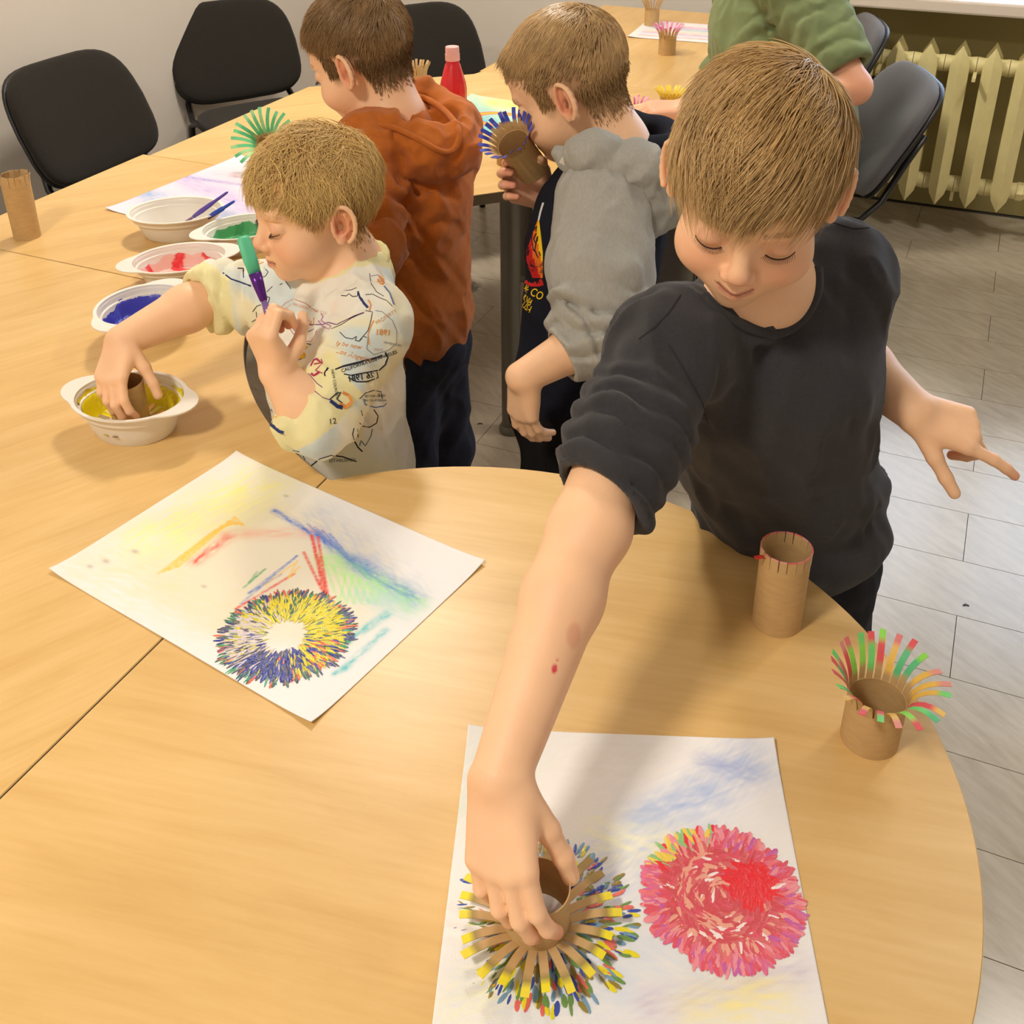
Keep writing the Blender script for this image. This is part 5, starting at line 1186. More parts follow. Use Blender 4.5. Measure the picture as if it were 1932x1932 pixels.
lines = [([(830, 585), (870, 588), (885, 572), (910, 592), (945, 590), (948, 565)], K, .0012), ([(855, 552), (905, 545), (940, 530)], K, .0010), ([(950, 555), (965, 600), (990, 640), (1018, 670)], NV, .0035), ([(1020, 615), (1040, 650), (1030, 690)], OR, .0018),
 ([(1000, 580), (1050, 575), (1100, 600), (1150, 620), (1190, 660)], K, .0009), ([(1030, 430), (1040, 500), (1080, 560), (1130, 590)], K, .0009), ([(1040, 450), (1090, 440), (1120, 490)], srgb(120, 120, 150), .0010), ([(1090, 450), (1120, 470), (1125, 510), (1100, 505), (1085, 470)], OR, .0045), ([(1130, 520), (1170, 570), (1200, 650)], srgb(90, 110, 150), .0030),
 ([(390, 690), (440, 640), (500, 610), (580, 640), (660, 700)], srgb(205, 150, 130), .0012), ([(410, 720), (440, 680), (480, 650)], OR, .0010), ([(640, 740), (640, 770), (630, 800)], OR, .0016),
 ([(600, 790), (650, 790), (700, 790), (740, 775), (800, 790), (860, 760), (920, 730), (990, 705)], PU, .0016), ([(690, 710), (705, 735), (690, 760), (720, 780), (760, 800), (745, 825), (700, 800), (670, 760)], srgb(190, 140, 170), .0018), ([(760, 820), (830, 790), (900, 745), (960, 715)], K, .0010),
 ([(465, 810), (500, 860), (560, 900), (620, 910), (650, 860), (660, 830)], srgb(200, 130, 130), .0012), ([(480, 800), (520, 850), (580, 850), (640, 820)], NV, .0010), ([(480, 905), (540, 908), (620, 930)], K, .0014), ([(470, 1045), (520, 1040), (580, 1020)], NV, .0012),
 ([(820, 840), (860, 880), (910, 890), (940, 870), (930, 900), (960, 905), (985, 870), (1010, 880)], K, .0010), ([(1000, 690), (1050, 700), (1040, 760), (1020, 830), (960, 900)], K, .0009), ([(1060, 760), (1040, 800), (1020, 860), (1025, 930)], OR, .0016), ([(1070, 690), (1120, 700), (1190, 760), (1220, 830), (1220, 920), (1160, 970), (1060, 1000), (1010, 960), (1020, 870)], srgb(150, 140, 140), .0010),
 ([(790, 1105), (850, 1080), (950, 1055), (1050, 1030), (1120, 1005)], K, .0026), ([(1140, 985), (1158, 1020), (1140, 1070), (1095, 1110)], K, .0026), ([(850, 1135), (900, 1145), (980, 1130), (1090, 1110)], K, .0016), ([(880, 1160), (940, 1190), (1010, 1190), (1090, 1160), (1080, 1120)], K, .0018),
 ([(620, 1080), (640, 1040), (660, 1030), (690, 1060), (640, 1070)], srgb(180, 60, 90), .0030), ([(690, 1030), (700, 1060), (650, 1110), (700, 1130)], srgb(180, 80, 110), .0014), ([(620, 1130), (640, 1150), (680, 1120)], srgb(180, 60, 90), .0030), ([(580, 1170), (640, 1250), (700, 1300), (760, 1320)], srgb(140, 90, 120), .0012), ([(600, 1130), (660, 1200), (700, 1230)], srgb(140, 90, 120), .0012), ([(740, 1090), (715, 1130), (720, 1150)], K, .0024),
 ([(750, 1315), (800, 1270), (830, 1265), (800, 1310), (840, 1340)], K, .0014), ([(840, 1270), (880, 1290), (900, 1330), (860, 1365), (820, 1350)], OR, .0060), ([(750, 1330), (800, 1370), (840, 1380)], NV, .0080), ([(960, 1310), (1000, 1270), (1060, 1250), (1110, 1260), (1120, 1310)], K, .0012),
 ([(985, 1310), (1000, 1350), (1070, 1370), (1130, 1360), (1150, 1340)], srgb(100, 120, 160), .0018), ([(1060, 1385), (1090, 1430), (1080, 1480), (1030, 1510), (980, 1500), (960, 1480)], K, .0014), ([(970, 1390), (980, 1430)], K, .0014), ([(1010, 1400), (1015, 1430)], K, .0014),
 ([(920, 1515), (910, 1560), (920, 1600), (950, 1650), (980, 1680)], K, .0020), ([(945, 1520), (950, 1580)], K, .0012), ([(1050, 1520), (1040, 1570), (1000, 1640), (970, 1600), (960, 1640)], srgb(110, 130, 130), .0016), ([(620, 1780), (680, 1730), (760, 1705), (840, 1715), (940, 1750)], K, .0018), ([(490, 1670), (540, 1680), (510, 1700), (560, 1700), (580, 1740)], K, .0012),
 ([(280, 1390), (300, 1330), (330, 1340), (310, 1390), (340, 1380), (350, 1400)], NV, .0020), ([(300, 1430), (380, 1440)], YE, .0030), ([(340, 1480), (400, 1530), (430, 1540)], NV, .0070), ([(220, 1080), (240, 1130), (235, 1200), (225, 1230)], srgb(200, 130, 140), .0012),
 ([(210, 700), (240, 660), (270, 650)], K, .0010), ([(205, 770), (240, 750), (235, 700)], K, .0010), ([(270, 600), (300, 590), (330, 600), (320, 640)], K, .0012), ([(310, 560), (350, 520)], K, .0009), ([(430, 470), (480, 540)], K, .0010), ([(400, 510), (420, 500)], K, .0010), ([(290, 390), (320, 420), (300, 450), (270, 460)], K, .0010),
 ([(0, 425), (60, 470), (120, 490), (200, 520)], NV, .0022), ([(105, 395), (145, 395), (148, 460)], NV, .0022), ([(60, 300), (100, 290), (130, 300)], K, .0018), ([(215, 310), (260, 330), (240, 370), (290, 350)], OR, .0012)]
for pts, col, w in lines: decal_line(b, bvB, c5(pts), w, col)
def t5(s, x, y, size, deg, col, **kw): decal_text(b, bvB, s, 420+x/3.716, 400+y/3.716, size/3.716, math.radians(deg), col, **kw)
t5('12 15 19', 455, 745, 50, -18, OR, mirror=True); t5('PROPERTY OF CO', 490, 655, 30, -16, srgb(220, 170, 140), bold=0); t5('1981', 1080, 860, 56, -3, OR, mirror=True); t5('PROPERTY', 1080, 790, 36, 32, srgb(215, 160, 110), bold=0)
t5('ly be now', 790, 930, 46, -10, OR, bold=0, shear=.3); t5('Los Angeles', 790, 985, 52, -16, OR, bold=0, shear=.3); t5('CALIFORNIA LOS ANGELES', 835, 1125, 34, 19, K, bold=.01); t5('26 1981', 890, 1190, 58, 10, K, mirror=True, bold=.02); t5('ADVENTURE', 1130, 920, 22, -12, srgb(120, 120, 120), bold=0)
t5('MADE', 1060, 970, 24, -5, srgb(200, 170, 160), bold=0); t5('NEW COUNTRY', 760, 1105, 28, -80, K, bold=0); t5('ESTABLISHED', 1000, 1300, 24, 2, K, bold=0); t5('IN CALIFORNIA', 995, 1328, 22, 0, K, bold=0); t5('12', 745, 1490, 58, 8, K, bold=0); t5('ESTABLISHED', 745, 1755, 32, 2, srgb(90, 90, 80), bold=0); t5('2', 250, 1270, 50, 0, K, bold=0); t5('I', 1095, 1300, 40, 4, srgb(90, 30, 30))
# puffy yellow lettering
for pts, w in (([(340, 700), (385, 700), (425, 730), (425, 765), (390, 765), (360, 745)], .0045), ([(475, 930), (500, 915), (510, 950), (480, 960), (520, 985), (560, 965), (545, 930), (590, 950)], .0050), ([(475, 1000), (520, 1015), (580, 1015), (575, 985)], .0050)): decal_line(b, bvB, c5(pts), w, YE, .0016)
pb = b.build('print', M_print, None); reparent(pb, shirtB); pb.parent = shirtB; pb.matrix_parent_inverse = Matrix.Translation(-Vector(Bp.location)); pb['kind'] = 'stuff'
# trousers, shoes
tp = [EL(hip+v3(0, 0, -.05), (.098, .095, .09), None, .03)]
fw = nrm(v3(-.7, -.7, 0)); rt = v3(-fw[1], fw[0], 0)
ks = []
for sx in (-1, 1):
    kn = hip+rt*sx*.055+v3(0, 0, -.33)+fw*.01; an = v3(kn[0], kn[1], .085); ks.append(an); tp += [RC(hip+rt*sx*.048+v3(0, 0, -.07), kn, .068, .054, .03), RC(kn, an, .054, .048, .03)]
tp += [DISP(hip+v3(0, 0, -.3), .5, lambda P: -.005*(1-1.7*np.abs(vnoise(P*v3(1, 1, .5), 60, 75, 2)))), CUT(v3(0, 0, .06), v3(0, 0, -1), v3(hip[0], hip[1], .05), .4)]
M_dkbl = mat('dark_blue_trousers', srgb(54, 58, 70), .9, .2, var=.1, vscale=200)
child_mesh(Bp, 'trousers', tp, .006, M_dkbl)
for an in ks: shoe(Bp, an, fw)
def lenB(P):
    top = sstep(.0, .06, P[:, 2]-hlB(P)); return .022+.034*top+.012*sstep(.0, .05, P[:, 1])*top
def flowB(cur, d, nn, t): return d+v3(0, .15, -.25)
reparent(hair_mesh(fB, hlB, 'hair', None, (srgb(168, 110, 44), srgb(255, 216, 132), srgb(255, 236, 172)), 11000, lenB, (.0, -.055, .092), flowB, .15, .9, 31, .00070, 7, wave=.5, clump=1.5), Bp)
lash(fB, 'eyelash', Bp, col=srgb(100, 62, 40))
short_hair(fB, VB_, 'short_hair', Bp, (srgb(150, 112, 62), srgb(220, 180, 120)), 3000, .010, 72)
# paintbrush in his fist, bristles coated in green
brush(PD(458, 446, 1.345), PD(538, 690, 1.352), 'purple paintbrush with green paint on its bristles in the small boy\'s fist', (srgb(92, 196, 150), srgb(96, 44, 140), srgb(120, 92, 150)), .0095, bristle=.050)
# the tube he dips
t = empty('cardboard_tube_flower', tubeB_base, 0, 'upside down cardboard tube with its fringe in the yellow paint, gripped by the small boy', 'paper tube', 'cardboard tube flowers')
ob = tube_body(.0255, .070); ob.build('tube', M_card, t, True).data.set_sharp_from_angle(angle=.8)
for k in range(20):
    th = 2*PI*(k+.5)/20; c = random.choice([srgb(190, 170, 60), srgb(214, 196, 50), srgb(150, 120, 70), srgb(200, 140, 80)])
    V, Fc, cols = petal_strip(.0252, .003, th, .0072, .024*random.uniform(.85, 1.1), 1.3, 1.35, lambda tt, kk, c=c: CARD if tt < .3 else c, thick=.0008); mesh_obj('petal', V, Fc, M_petal, t, True, cols).data.set_sharp_from_angle(angle=.7)
# ------------------------------------------------------------------ person: boy in the orange hoodie
Cp = build_person('person', 'boy in a rust orange hoodie seen from behind, standing left of the red bottle', (-.19, 1.93, 0))
fC = frame_yz(PD(680, 104, 1.84), v3(-.86, .36, -.40), v3(-.36, .10, .93), 1.02)
ne = PD(742, 222, 1.87); chest = PD(768, 360, 1.93); hip = PD(772, 600, 2.02)
shL, shR = PD(700, 285, 1.82), PD(838, 285, 2.00)
elL, wrL = PD(690, 470, 1.76), PD(590, 430, 1.84); elR, wrR = PD(800, 430, 2.1), PD(690, 400, 2.16)
hL, iL = hand(wrL, v3(-.85, .4, -.3), v3(-.2, -.3, .93), 'L', .95); hR, iR = hand(wrR, v3(-.85, .4, -.3), v3(-.2, -.3, .93), 'R', .95)
pr = head(fC, 0)+[RC(fC.p(0, -.03, -.045), ne, .043, .044, .02), RC(ne, chest, .05, .08, .03), RC(ne, shL, .035, .04, .03), RC(ne, shR, .035, .04, .03)]
pr += limb(shL, elL, .04, .032)+limb(elL, wrL, .033, .023)+limb(shR, elR, .04, .032)+limb(elR, wrR, .033, .023)+hL+hR
hlC = make_hairline(.056, .030, .018, -.042); hcC = srgb(104, 80, 54)
_, VC_, _ = child_mesh(Cp, 'body', pr, .0026, M_skin, lambda V: skin_color(V, fC, hlC, hcC, .8, brow=srgb(120, 92, 66)))
M_rust = mat('rust_fleece', srgb(184, 102, 40), .95, .12, var=.10, vscale=90, bump=.3, bscale=700, sheen=.15)
bf = nrm(v3(-.84, .5, 0)); flt = (bf, .86)
sp = [RC(ne+v3(.01, .01, -.04), chest, .062, .112, .03, flt), RC(chest, hip, .116, .120, .04, flt), RC(hip, hip+v3(0, 0, -.03), .122, .112, .02, flt), RC(ne+v3(0, .0, -.03), shL, .05, .056, .03), RC(ne+v3(0, 0, -.03), shR, .05, .056, .03),
      RC(shL, elL, .060, .052, .025), RC(elL, elL+(wrL-elL)*.7, .052, .044, .02), RC(shR, elR, .060, .052, .025), RC(elR, elR+(wrR-elR)*.7, .052, .044, .02)]
sp += [CUT(hip+v3(0, 0, -.11), v3(0, 0, -1), hip, .3, .01), sleeve_rings(shL, elL, .010, .050, 51, .0, 1.1), sleeve_rings(elL, elL+(wrL-elL)*.7, .005, .035, 52), DISP(chest+v3(0, 0, -.08), .36, lambda P: -.0085*(1-1.7*np.abs(vnoise(np.stack([P[..., 0]+.3*P[..., 2], P[..., 1], P[..., 2]*.4], -1), 58, 55, 2)))), DISP(hip, .2, lambda P: -.0025*(1-1.7*np.abs(vnoise(P, 60, 57, 2))))]
nd_ = nrm(fC.p(0, -.01, -.03)-ne); sp += [RC(ne-nd_*.005, ne+nd_*.12, .050, .056, .006, mode='s')]
o, V, Fq = child_mesh(Cp, 'hoodie', sp, .0038, M_rust)
# hanging hood: soft bag with an open mouth and thick rolled rim
hb = PD(806, 262, 1.845); hx = nrm(PD(870, 300, 1.90)-PD(720, 235, 1.80))
hp = [EL(hb+v3(0, 0, -.004), (.078, .062, .058), None, .02), RC(PD(726, 236, 1.80), PD(800, 288, 1.80), .024, .034, .03), RC(PD(800, 180, 1.93), PD(862, 235, 1.90), .026, .034, .03), RC(PD(862, 235, 1.90), PD(858, 290, 1.85), .032, .036, .03), RC(PD(858, 285, 1.85), PD(800, 296, 1.81), .032, .036, .03), RC(PD(700, 232, 1.83), PD(726, 236, 1.80), .02, .026, .02), RC(PD(770, 176, 1.97), PD(800, 180, 1.93), .022, .026, .02)]
hp += [EL(hb+v3(.000, .004, .046), (.064, .050, .056), None, .010, 's'), RC(ne-nd_*.02, ne+nd_*.12, .052, .060, .012, mode='s')]
hp += [DISP(hb, .2, lambda P: -.0065*(1-1.7*np.abs(vnoise(P, 60, 58, 2))))]
oh, Vh, Fh = child_mesh(Cp, 'hood', hp, .0034, M_rust)
# rolled rim
rim = [(700, 236), (740, 238), (790, 262), (826, 285), (850, 288), (866, 268), (864, 238), (840, 208), (806, 186), (780, 180)]
bvh_ = bvh_of(Vh, Fh); pts = [project(bvh_, x, y, .002) for x, y in rim]; pts = [p for p in pts if p is not None]
sm = [p for i, p in enumerate(pts) if i == 0 or np.linalg.norm(p-pts[i-1]) < .12]
for _ in range(4):
    q_ = [sm[0]]
    for i in range(len(sm)-1): q_ += [sm[i]*.75+sm[i+1]*.25, sm[i]*.25+sm[i+1]*.75]
    sm = q_+[sm[-1]]
if len(sm) > 3: reparent(MB().tube([tuple(p) for p in sm], .0060, 8, flat=.8).build('hood_rim', M_rust, None, True), Cp)
# white collar of the t-shirt under it
M_white = mat('white_cotton', srgb(228, 222, 214), .9)
b = MB(); cpts = [ne+nd_*.012+v3(math.cos(a)*.047, math.sin(a)*.047, 0) for a in np.linspace(-1.6, 1.3, 14)]; reparent(b.tube([tuple(p) for p in cpts], .006, 8).build('undershirt_collar', M_white, None, True), Cp)
tp = [EL(hip+v3(0, 0, -.05), (.108, .105, .09), None, .03)]; rt = v3(bf[1], -bf[0], 0); ks = []
for sx in (-1, 1):
    kn = hip+rt*sx*.062+v3(.012, 0, -.33); an = v3(kn[0], kn[1], .085); ks.append(an); tp += [RC(hip+rt*sx*.052+v3(0, 0, -.06), kn, .076, .060, .03), RC(kn, an, .060, .054, .03)]
tp += [DISP(hip+v3(0, 0, -.3), .5, lambda P: -.007*(1-1.7*np.abs(vnoise(P*v3(1, 1, .6), 55, 85, 2)))), CUT(v3(0, 0, .06), v3(0, 0, -1), v3(hip[0], hip[1], .05), .4)]
M_jean = mat('dark_jeans', srgb(42, 44, 56), .9, .2, var=.15, vscale=120)
child_mesh(Cp, 'trousers', tp, .006, M_jean)
for an in ks: shoe(Cp, an, bf)
def lenC(P):
    top = sstep(.0, .07, P[:, 2]-hlC(P)); return .012+.036*top*sstep(-.10, .02, P[:, 1])+.014*top
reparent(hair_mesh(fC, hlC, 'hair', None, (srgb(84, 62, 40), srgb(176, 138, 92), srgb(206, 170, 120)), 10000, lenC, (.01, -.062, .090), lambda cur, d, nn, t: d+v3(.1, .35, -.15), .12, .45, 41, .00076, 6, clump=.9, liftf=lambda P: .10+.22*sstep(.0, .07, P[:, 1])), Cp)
lash(fC, 'eyelash', Cp)
short_hair(fC, VC_, 'short_hair', Cp, (srgb(96, 72, 46), srgb(160, 124, 84)), 6000, .011, 73)
# ------------------------------------------------------------------ person: boy in the grey and navy hoodie sniffing a tube
Dp = build_person('person', 'boy in a grey and navy hoodie holding a blue fringed tube to his nose', (.15, 1.72, 0))
fD = frame_yz(PD(1072, 158, 1.66), v3(-.86, .26, -.48), v3(-.44, .12, .89), 1.04)
ne = PD(1160, 278, 1.685); chest = PD(1126, 440, 1.72); hip = PD(1090, 720, 1.82)
shL, elL, wrL = PD(1136, 400, 1.60), PD(1128, 632, 1.575), PD(985, 712, 1.55)
shR, elR, wrR = PD(1130, 345, 1.80), PD(1062, 470, 1.84), None
tD_top, tD_bot = PD(966, 268, 1.665), PD(1005, 320, 1.725); ax5 = nrm(tD_top-tD_bot)
hL, iL = hand(wrL, v3(.02, .05, -1), v3(-.75, -.62, -.1), 'L', 1.0, [(14, 22, 15), (16, 24, 16), (18, 26, 16), (20, 28, 18)], (30, 25, 15, 10))
YD, ZD = v3(-.80, -.28, .36), v3(.12, .86, -.45)
wrR = grip(tD_bot+ax5*.010, YD, ZD, 'R', 1.0, (.030, .062, -.037))
hR, iR = hand(wrR, YD, ZD, 'R', 1.0, [(30, 40, 28), (32, 42, 28), (34, 44, 30), (36, 46, 30)], (34, 44, 10, 12), (.12, .03, -.06, -.14))
pr = head(fD, 0)+[RC(fD.p(0, -.03, -.045), ne, .043, .045, .02), RC(ne, chest, .05, .08, .03), RC(ne, shL, .035, .04, .03), RC(ne, shR, .035, .04, .03)]
pr += limb(shL, elL, .04, .033)+limb(elL, wrL, .0335, .0240, .012, .003, .3)+limb(shR, elR, .04, .033)+limb(elR, wrR, .033, .024)+hL+hR
hlD = make_hairline(.052, .026, .022, -.042); hcD = srgb(150, 116, 76)
tips = [(p, .018, srgb(220, 128, 112), .6) for p, _ in iR['tips']]+[(iR['f'].p(0, .04, 0), .04, srgb(222, 140, 124), .5)]
_, VD_, _ = child_mesh(Dp, 'body', pr, .0023, M_skin, lambda V: skin_color(V, fD, hlD, hcD, .8, tips, brow=srgb(160, 124, 84)))
M_nav = mat('navy_fleece', srgb(30, 32, 42), .95, .12, var=.1, vscale=200, bump=.3, bscale=800)
M_gry = mat('grey_melange', srgb(172, 170, 162), .95, .12, var=.08, vscale=260, bump=.35, bscale=800, sheen=.12, stretch=(1, 1, .35))
bf = nrm(v3(-.95, .2, 0)); flt = (bf, .88)
sp = [RC(ne+v3(.0, .01, -.03), chest, .065, .110, .03, flt), RC(chest, hip, .118, .116, .04, flt), RC(hip, hip+v3(0, 0, -.02), .116, .110, .02, flt), RC(ne+v3(0, 0, -.03), shL, .05, .05, .03), RC(ne+v3(0, 0, -.03), shR, .05, .055, .03)]
sp += [DISP(chest, .34, lambda P: -.005*(1-1.7*np.abs(vnoise(P*v3(1, 1, .5), 60, 95, 2)))), RC(ne-v3(0, 0, .005), fD.p(0, -.02, -.03), .050, .056, .005, mode='s')]
bodyD, V, Fq = child_mesh(Dp, 'hoodie', sp, .0038, M_nav); bvD = bvh_of(V, Fq)
cf = elL+(wrL-elL)*.38; d = nrm(wrL-elL); bL = nrm(elL-shL)
sl = [RC(shL+v3(.005, .02, .012), shL+(elL-shL)*.5, .070, .072, .03), RC(shL+(elL-shL)*.5, elL, .072, .062, .03), RC(elL, cf, .060, .046, .02), RC(cf-d*.02, cf+d*.012, .045, .041, .006)]
sl += [sleeve_rings(shL+bL*.115, elL+bL*.03, .012, .034, 61, .0, 1.25), sleeve_rings(elL, cf, .008, .024, 63, -.2, .8), DISP(shL, .16, lambda P: -.0055*(1-1.7*np.abs(vnoise(P*v3(1, 1, .5), 62, 66, 2)))), CUT(cf+d*.014, d, cf, .06), RC(elL, wrL, .038, .030, .003, mode='s')]
child_mesh(Dp, 'sleeve', [GRP(sl, .001)], .0036, M_gry)
cfr = elR+(wrR-elR)*.6; dr = nrm(wrR-elR)
sl = [RC(shR, elR, .060, .055, .03), RC(elR, cfr, .054, .044, .02), CUT(cfr, dr, cfr, .06), RC(elR, wrR, .037, .030, .003, mode='s')]
child_mesh(Dp, 'sleeve', sl, .005, M_gry)
# hood: grey outside, dark lining
hq = [PD(1062, 292, 1.61), PD(1120, 290, 1.575), PD(1200, 320, 1.585), PD(1250, 370, 1.63), PD(1262, 330, 1.74)]
hp = [RC(hq[0], hq[1], .012, .020, .02), RC(hq[1], hq[2], .022, .030, .03), RC(hq[2], hq[3], .030, .036, .03), RC(hq[3], hq[4], .036, .030, .03), RC(hq[2], PD(1214, 432, 1.615), .030, .008, .03), RC(hq[3], PD(1218, 436, 1.615), .030, .008, .03), RC(hq[1], PD(1200, 390, 1.60), .020, .016, .03), RC(PD(1085, 315, 1.60), PD(1180, 370, 1.60), .012, .022, .02), RC(hq[4], PD(1190, 258, 1.86), .034, .028, .03)]
hp += [RC(ne-v3(0, 0, .01), fD.p(0, -.03, -.03), .056, .066, .012, mode='s'), EL(PD(1215, 268, 1.72), (.052, .060, .055), None, .012, 's'), DISP(hq[2], .2, lambda P: -.0065*(1-1.7*np.abs(vnoise(P, 60, 68, 2))))]
child_mesh(Dp, 'hood', hp, .0034, M_gry)
ln = [RC(PD(1170, 285, 1.66), PD(1245, 300, 1.70), .030, .034, .03), RC(PD(1245, 300, 1.70), PD(1245, 262, 1.78), .034, .030, .03), RC(PD(1245, 262, 1.78), PD(1190, 232, 1.82), .030, .024, .03), RC(ne-v3(0, 0, .01), fD.p(0, -.03, -.03), .048, .052, .008, mode='s'), EL(PD(1212, 255, 1.72), (.036, .044, .04), None, .012, 's')]
child_mesh(Dp, 'hood_lining', ln, .0034, M_nav)
# little white label on the hood edge
# chest print and lettering
b = MB()
def cD(pts): return [(940+x/7.433, 380+y/7.433) for x, y in pts]
RD, ORG, YEL = srgb(205, 40, 40), srgb(236, 120, 40), srgb(246, 206, 40)
for k in range(46):
    y = 290+k*17; x0 = 545-min(150, (y-290)*.36) if y < 820 else 395+(y-820)*.35*(1 if y < 950 else 1.0); x1 = min(625, 575+(y-290)*.12)
    col = YEL if y < 560 else (ORG if y < 880 else RD)
    for seg_ in range(8):
        xa = x0+(x1-x0)*seg_/8; xb = x0+(x1-x0)*(seg_+1)/8; t = seg_/8+(900-y)/900; cc = YEL if t > .95 else (ORG if t > .5 else RD)
        decal_line(b, bvD, cD([(xa, y), (xb, y)]), .0042, cc, .0006, 4)
decal_line(b, bvD, cD([(385, 1105), (470, 1150), (560, 1150), (625, 1130)]), .010, RD, .0007, 4); decal_line(b, bvD, cD([(640, 20), (600, 150), (575, 270)]), .005, (.75, .74, .72), .0006, 4)
DK = (.02, .02, .025)
for pts, w in (([(520, 330), (505, 400), (545, 350), (530, 420)], .0028), ([(540, 450), (505, 520), (520, 570), (555, 560), (560, 480), (535, 600), (520, 680), (560, 780), (600, 760), (580, 700)], .0036), ([(470, 470), (480, 560), (490, 640), (510, 700)], .0028), ([(430, 640), (410, 700), (440, 680), (425, 760)], .0026)): decal_line(b, bvD, cD(pts), w, DK, .0012, 3)
decal_text(b, bvD, '86', 940+395/7.433, 380+955/7.433, 230/7.433, math.radians(-20), DK, bold=.03, sx=1.0, off=.0013)
decal_text(b, bvD, '& CO', 940+335/7.433, 380+1250/7.433, 165/7.433, math.radians(-28), YEL, bold=.01, sx=.75, off=.0013)
decal_text(b, bvD, 'RNIA', 940+330/7.433, 380+1360/7.433, 110/7.433, math.radians(-38), YEL, bold=.01, sx=.6, off=.0013)
decal_text(b, bvD, 'USA', 940+318/7.433, 380+1470/7.433, 135/7.433, math.radians(-38), YEL, bold=.01, sx=.6, off=.0013)
if b.v:
    pd_ = b.build('print', M_print, None); pd_.parent = bodyD; pd_.matrix_parent_inverse = Matrix.Translation(-Vector(Dp.location)); pd_['kind'] = 'stuff'
tp = [EL(hip+v3(0, 0, -.05), (.112, .104, .09), None, .03)]; rt = v3(bf[1], -bf[0], 0); ks = []
for sx in (-1, 1):
    kn = hip+rt*sx*.058+v3(-.005, 0, -.33); an = v3(kn[0], kn[1], .085); ks.append(an); tp += [RC(hip+rt*sx*.05+v3(0, 0, -.06), kn, .086, .066, .03), RC(kn, an, .066, .056, .03)]
tp += [DISP(hip+v3(0, 0, -.3), .5, lambda P: -.006*(1-1.7*np.abs(vnoise(P*v3(1, 1, .5), 55, 88, 2)))), CUT(v3(0, 0, .06), v3(0, 0, -1), v3(hip[0], hip[1], .05), .4)]
M_blk = mat('black_trousers', srgb(26, 24, 26), .92, .15, var=.1, vscale=200)
child_mesh(Dp, 'trousers', tp, .006, M_blk)
for an in ks: shoe(Dp, an, bf)
def lenD(P):
    top = sstep(.015, .07, P[:, 2]-hlD(P)); return .010+.046*top*sstep(-.07, .03, P[:, 1])+.010*top
reparent(hair_mesh(fD, hlD, 'hair', None, (srgb(120, 88, 52), srgb(226, 184, 126), srgb(240, 208, 156)), 11000, lenD, (.01, -.060, .090), lambda cur, d, nn, t: d+v3(.05, .45, -.12), .13, .34, 51, .00072, 6, clump=.8, liftf=lambda P: .08+.30*sstep(.0, .07, P[:, 1])), Dp)
lash(fD, 'eyelash', Dp)
short_hair(fD, VD_, 'short_hair', Dp, (srgb(130, 98, 62), srgb(204, 164, 112)), 6000, .009, 74)
wt = MB(); Mw = Matrix.Rotation(.5, 3, 'Y'); wt.box((0, 0, 0), (.010, .003, .018), Mw); wo = wt.build('hood_label', mat('white_label', srgb(226, 220, 208), .8), Dp, bevel=.0008); wo.location = Vector(PD(1066, 300, 1.585))-Vector(Dp.location)
BL = [srgb(62, 74, 190), srgb(80, 92, 205), srgb(52, 62, 170)]
zx = ax5; xx = nrm(np.cross(v3(0, 1, 0), zx)); yx = np.cross(zx, xx); M5 = Matrix(((xx[0], yx[0], zx[0]), (xx[1], yx[1], zx[1]), (xx[2], yx[2], zx[2])))
fringe_tube(Vector(tD_bot), 'cardboard tube flower with blue tipped fringe held under the nose of the boy in grey', .0262, .072, 22, .036, .25, .85, BL, .55, M=M5, gapf=.92)
# ------------------------------------------------------------------ person: adult in the green top, seated
Ep = build_person('person', 'adult in a green long sleeved top seated at the far table, head out of frame', (.80, 3.05, 0))
M_green = mat('green_jersey', srgb(122, 136, 96), .92, .15, var=.07, vscale=60, bump=.3, bscale=700, sheen=.12)
M_gtr = mat('grey_trousers', srgb(112, 108, 106), .92, .15, var=.08, vscale=150)
hip = v3(.84, 3.10, .56); chest = v3(.72, 3.08, .92); ne = v3(.66, 3.10, 1.20); fE = frame_yz(v3(.60, 3.12, 1.36), v3(-.90, .12, -.42), v3(-.4, .05, .9), 1.12)
shL, elL, wrL = v3(.72, 2.90, 1.10), PD(1612, 165, 2.72), PD(1292, 206, 2.72)
shR, elR, wrR = v3(.66, 3.30, 1.10), v3(.74, 3.42, .80), v3(.56, 3.40, .62)
hL, iL = hand(wrL, v3(-.97, .10, -.03), v3(-.10, -.15, .98), 'L', 1.28, [(16, 30, 22), (24, 36, 24), (28, 38, 24), (30, 40, 26)], (34, 30, 15, 10)); hR, iR = hand(wrR, v3(-.9, .1, -.2), v3(-.2, 0, .95), 'R', 1.25)
pr = head(fE, 0)+[RC(fE.p(0, -.03, -.045), ne, .055, .058, .02), RC(ne, chest, .06, .10, .03), RC(ne, shL, .045, .05, .03), RC(ne, shR, .045, .05, .03)]
pr += limb(shL, elL, .052, .042)+limb(elL, wrL, .044, .030, .012, .004, .3)+limb(shR, elR, .052, .042)+limb(elR, wrR, .044, .030)+hL+hR
hlE = make_hairline(.056, .030, .016, -.06)
child_mesh(Ep, 'body', pr, .0042, M_skin, lambda V: skin_color(V, fE, hlE, srgb(90, 66, 46), .6, [(elL, .09, srgb(226, 132, 108), .6), (iL['f'].p(0, .05, 0), .07, srgb(216, 140, 124), .6)]))
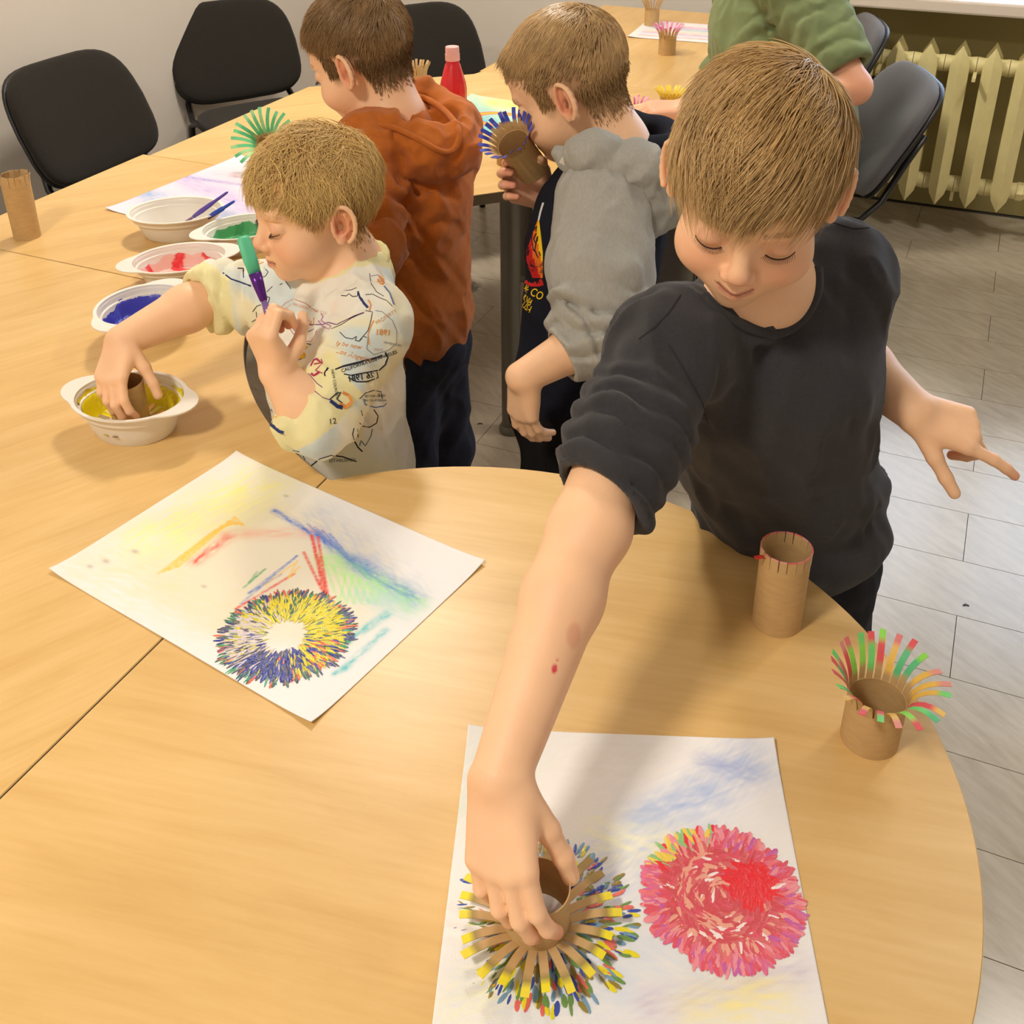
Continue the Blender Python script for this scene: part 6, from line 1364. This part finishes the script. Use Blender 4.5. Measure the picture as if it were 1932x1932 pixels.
bf = nrm(v3(-.97, .25, 0)); flt = (bf, .80)
sp = [RC(ne+v3(.01, 0, -.06), chest, .10, .185, .05, flt), RC(chest, hip+v3(0, 0, .06), .190, .205, .06, flt), RC(hip+v3(0, 0, .06), hip+v3(.03, 0, -.05), .205, .200, .04, flt), RC(ne+v3(0, 0, -.04), shL, .07, .085, .04), RC(ne+v3(0, 0, -.04), shR, .07, .085, .04),
      RC(shL, shL+(elL-shL)*.80, .088, .078, .05), RC(shR, elR, .088, .075, .04), RC(elR, elR+(wrR-elR)*.5, .07, .06, .03)]
cf = shL+(elL-shL)*.86; d = nrm(elL-shL)
sp += [sleeve_rings(shL, cf, .006, .050, 71, .05, 1.1), DISP(chest, .45, lambda P: -.009*(1-1.7*np.abs(vnoise(np.stack([P[..., 0]+.4*P[..., 2], P[..., 1], P[..., 2]*.5], -1), 40, 75, 2)))), CUT(cf, d, cf, .11), RC(cf-d*.05, elL, .055, .050, .006, mode='s'), RC(ne-v3(0, 0, .01), fE.p(0, -.02, -.03), .066, .075, .006, mode='s')]
child_mesh(Ep, 'top', sp, .0055, M_green)
tp = [EL(hip+v3(-.02, 0, -.04), (.17, .18, .10), None, .04)]; ks = []
for s in (-1, 1):
    kn = hip+v3(-.38, s*.10+.10, -.06); an = v3(kn[0]+.02, kn[1], .10); ks.append(an); tp += [RC(hip+v3(-.02, s*.09, -.03), kn, .092, .072, .04), RC(kn, an, .070, .052, .04)]
tp += [DISP(hip+v3(-.2, 0, -.1), .5, lambda P: -.006*(1-1.7*np.abs(vnoise(P, 45, 78, 2))))]
child_mesh(Ep, 'trousers', tp, .008, M_gtr)
for an in ks: shoe(Ep, v3(an[0], an[1], 0), v3(-1, .2, 0))
reparent(hair_mesh(fE, hlE, 'hair', None, (srgb(70, 50, 34), srgb(120, 90, 60), srgb(140, 108, 76)), 5000, lambda P: .03+.02*sstep(0, .06, P[:, 2]-hlE(P)), lift=.12, mess=.3, seed=61, rad=.0011), Ep)
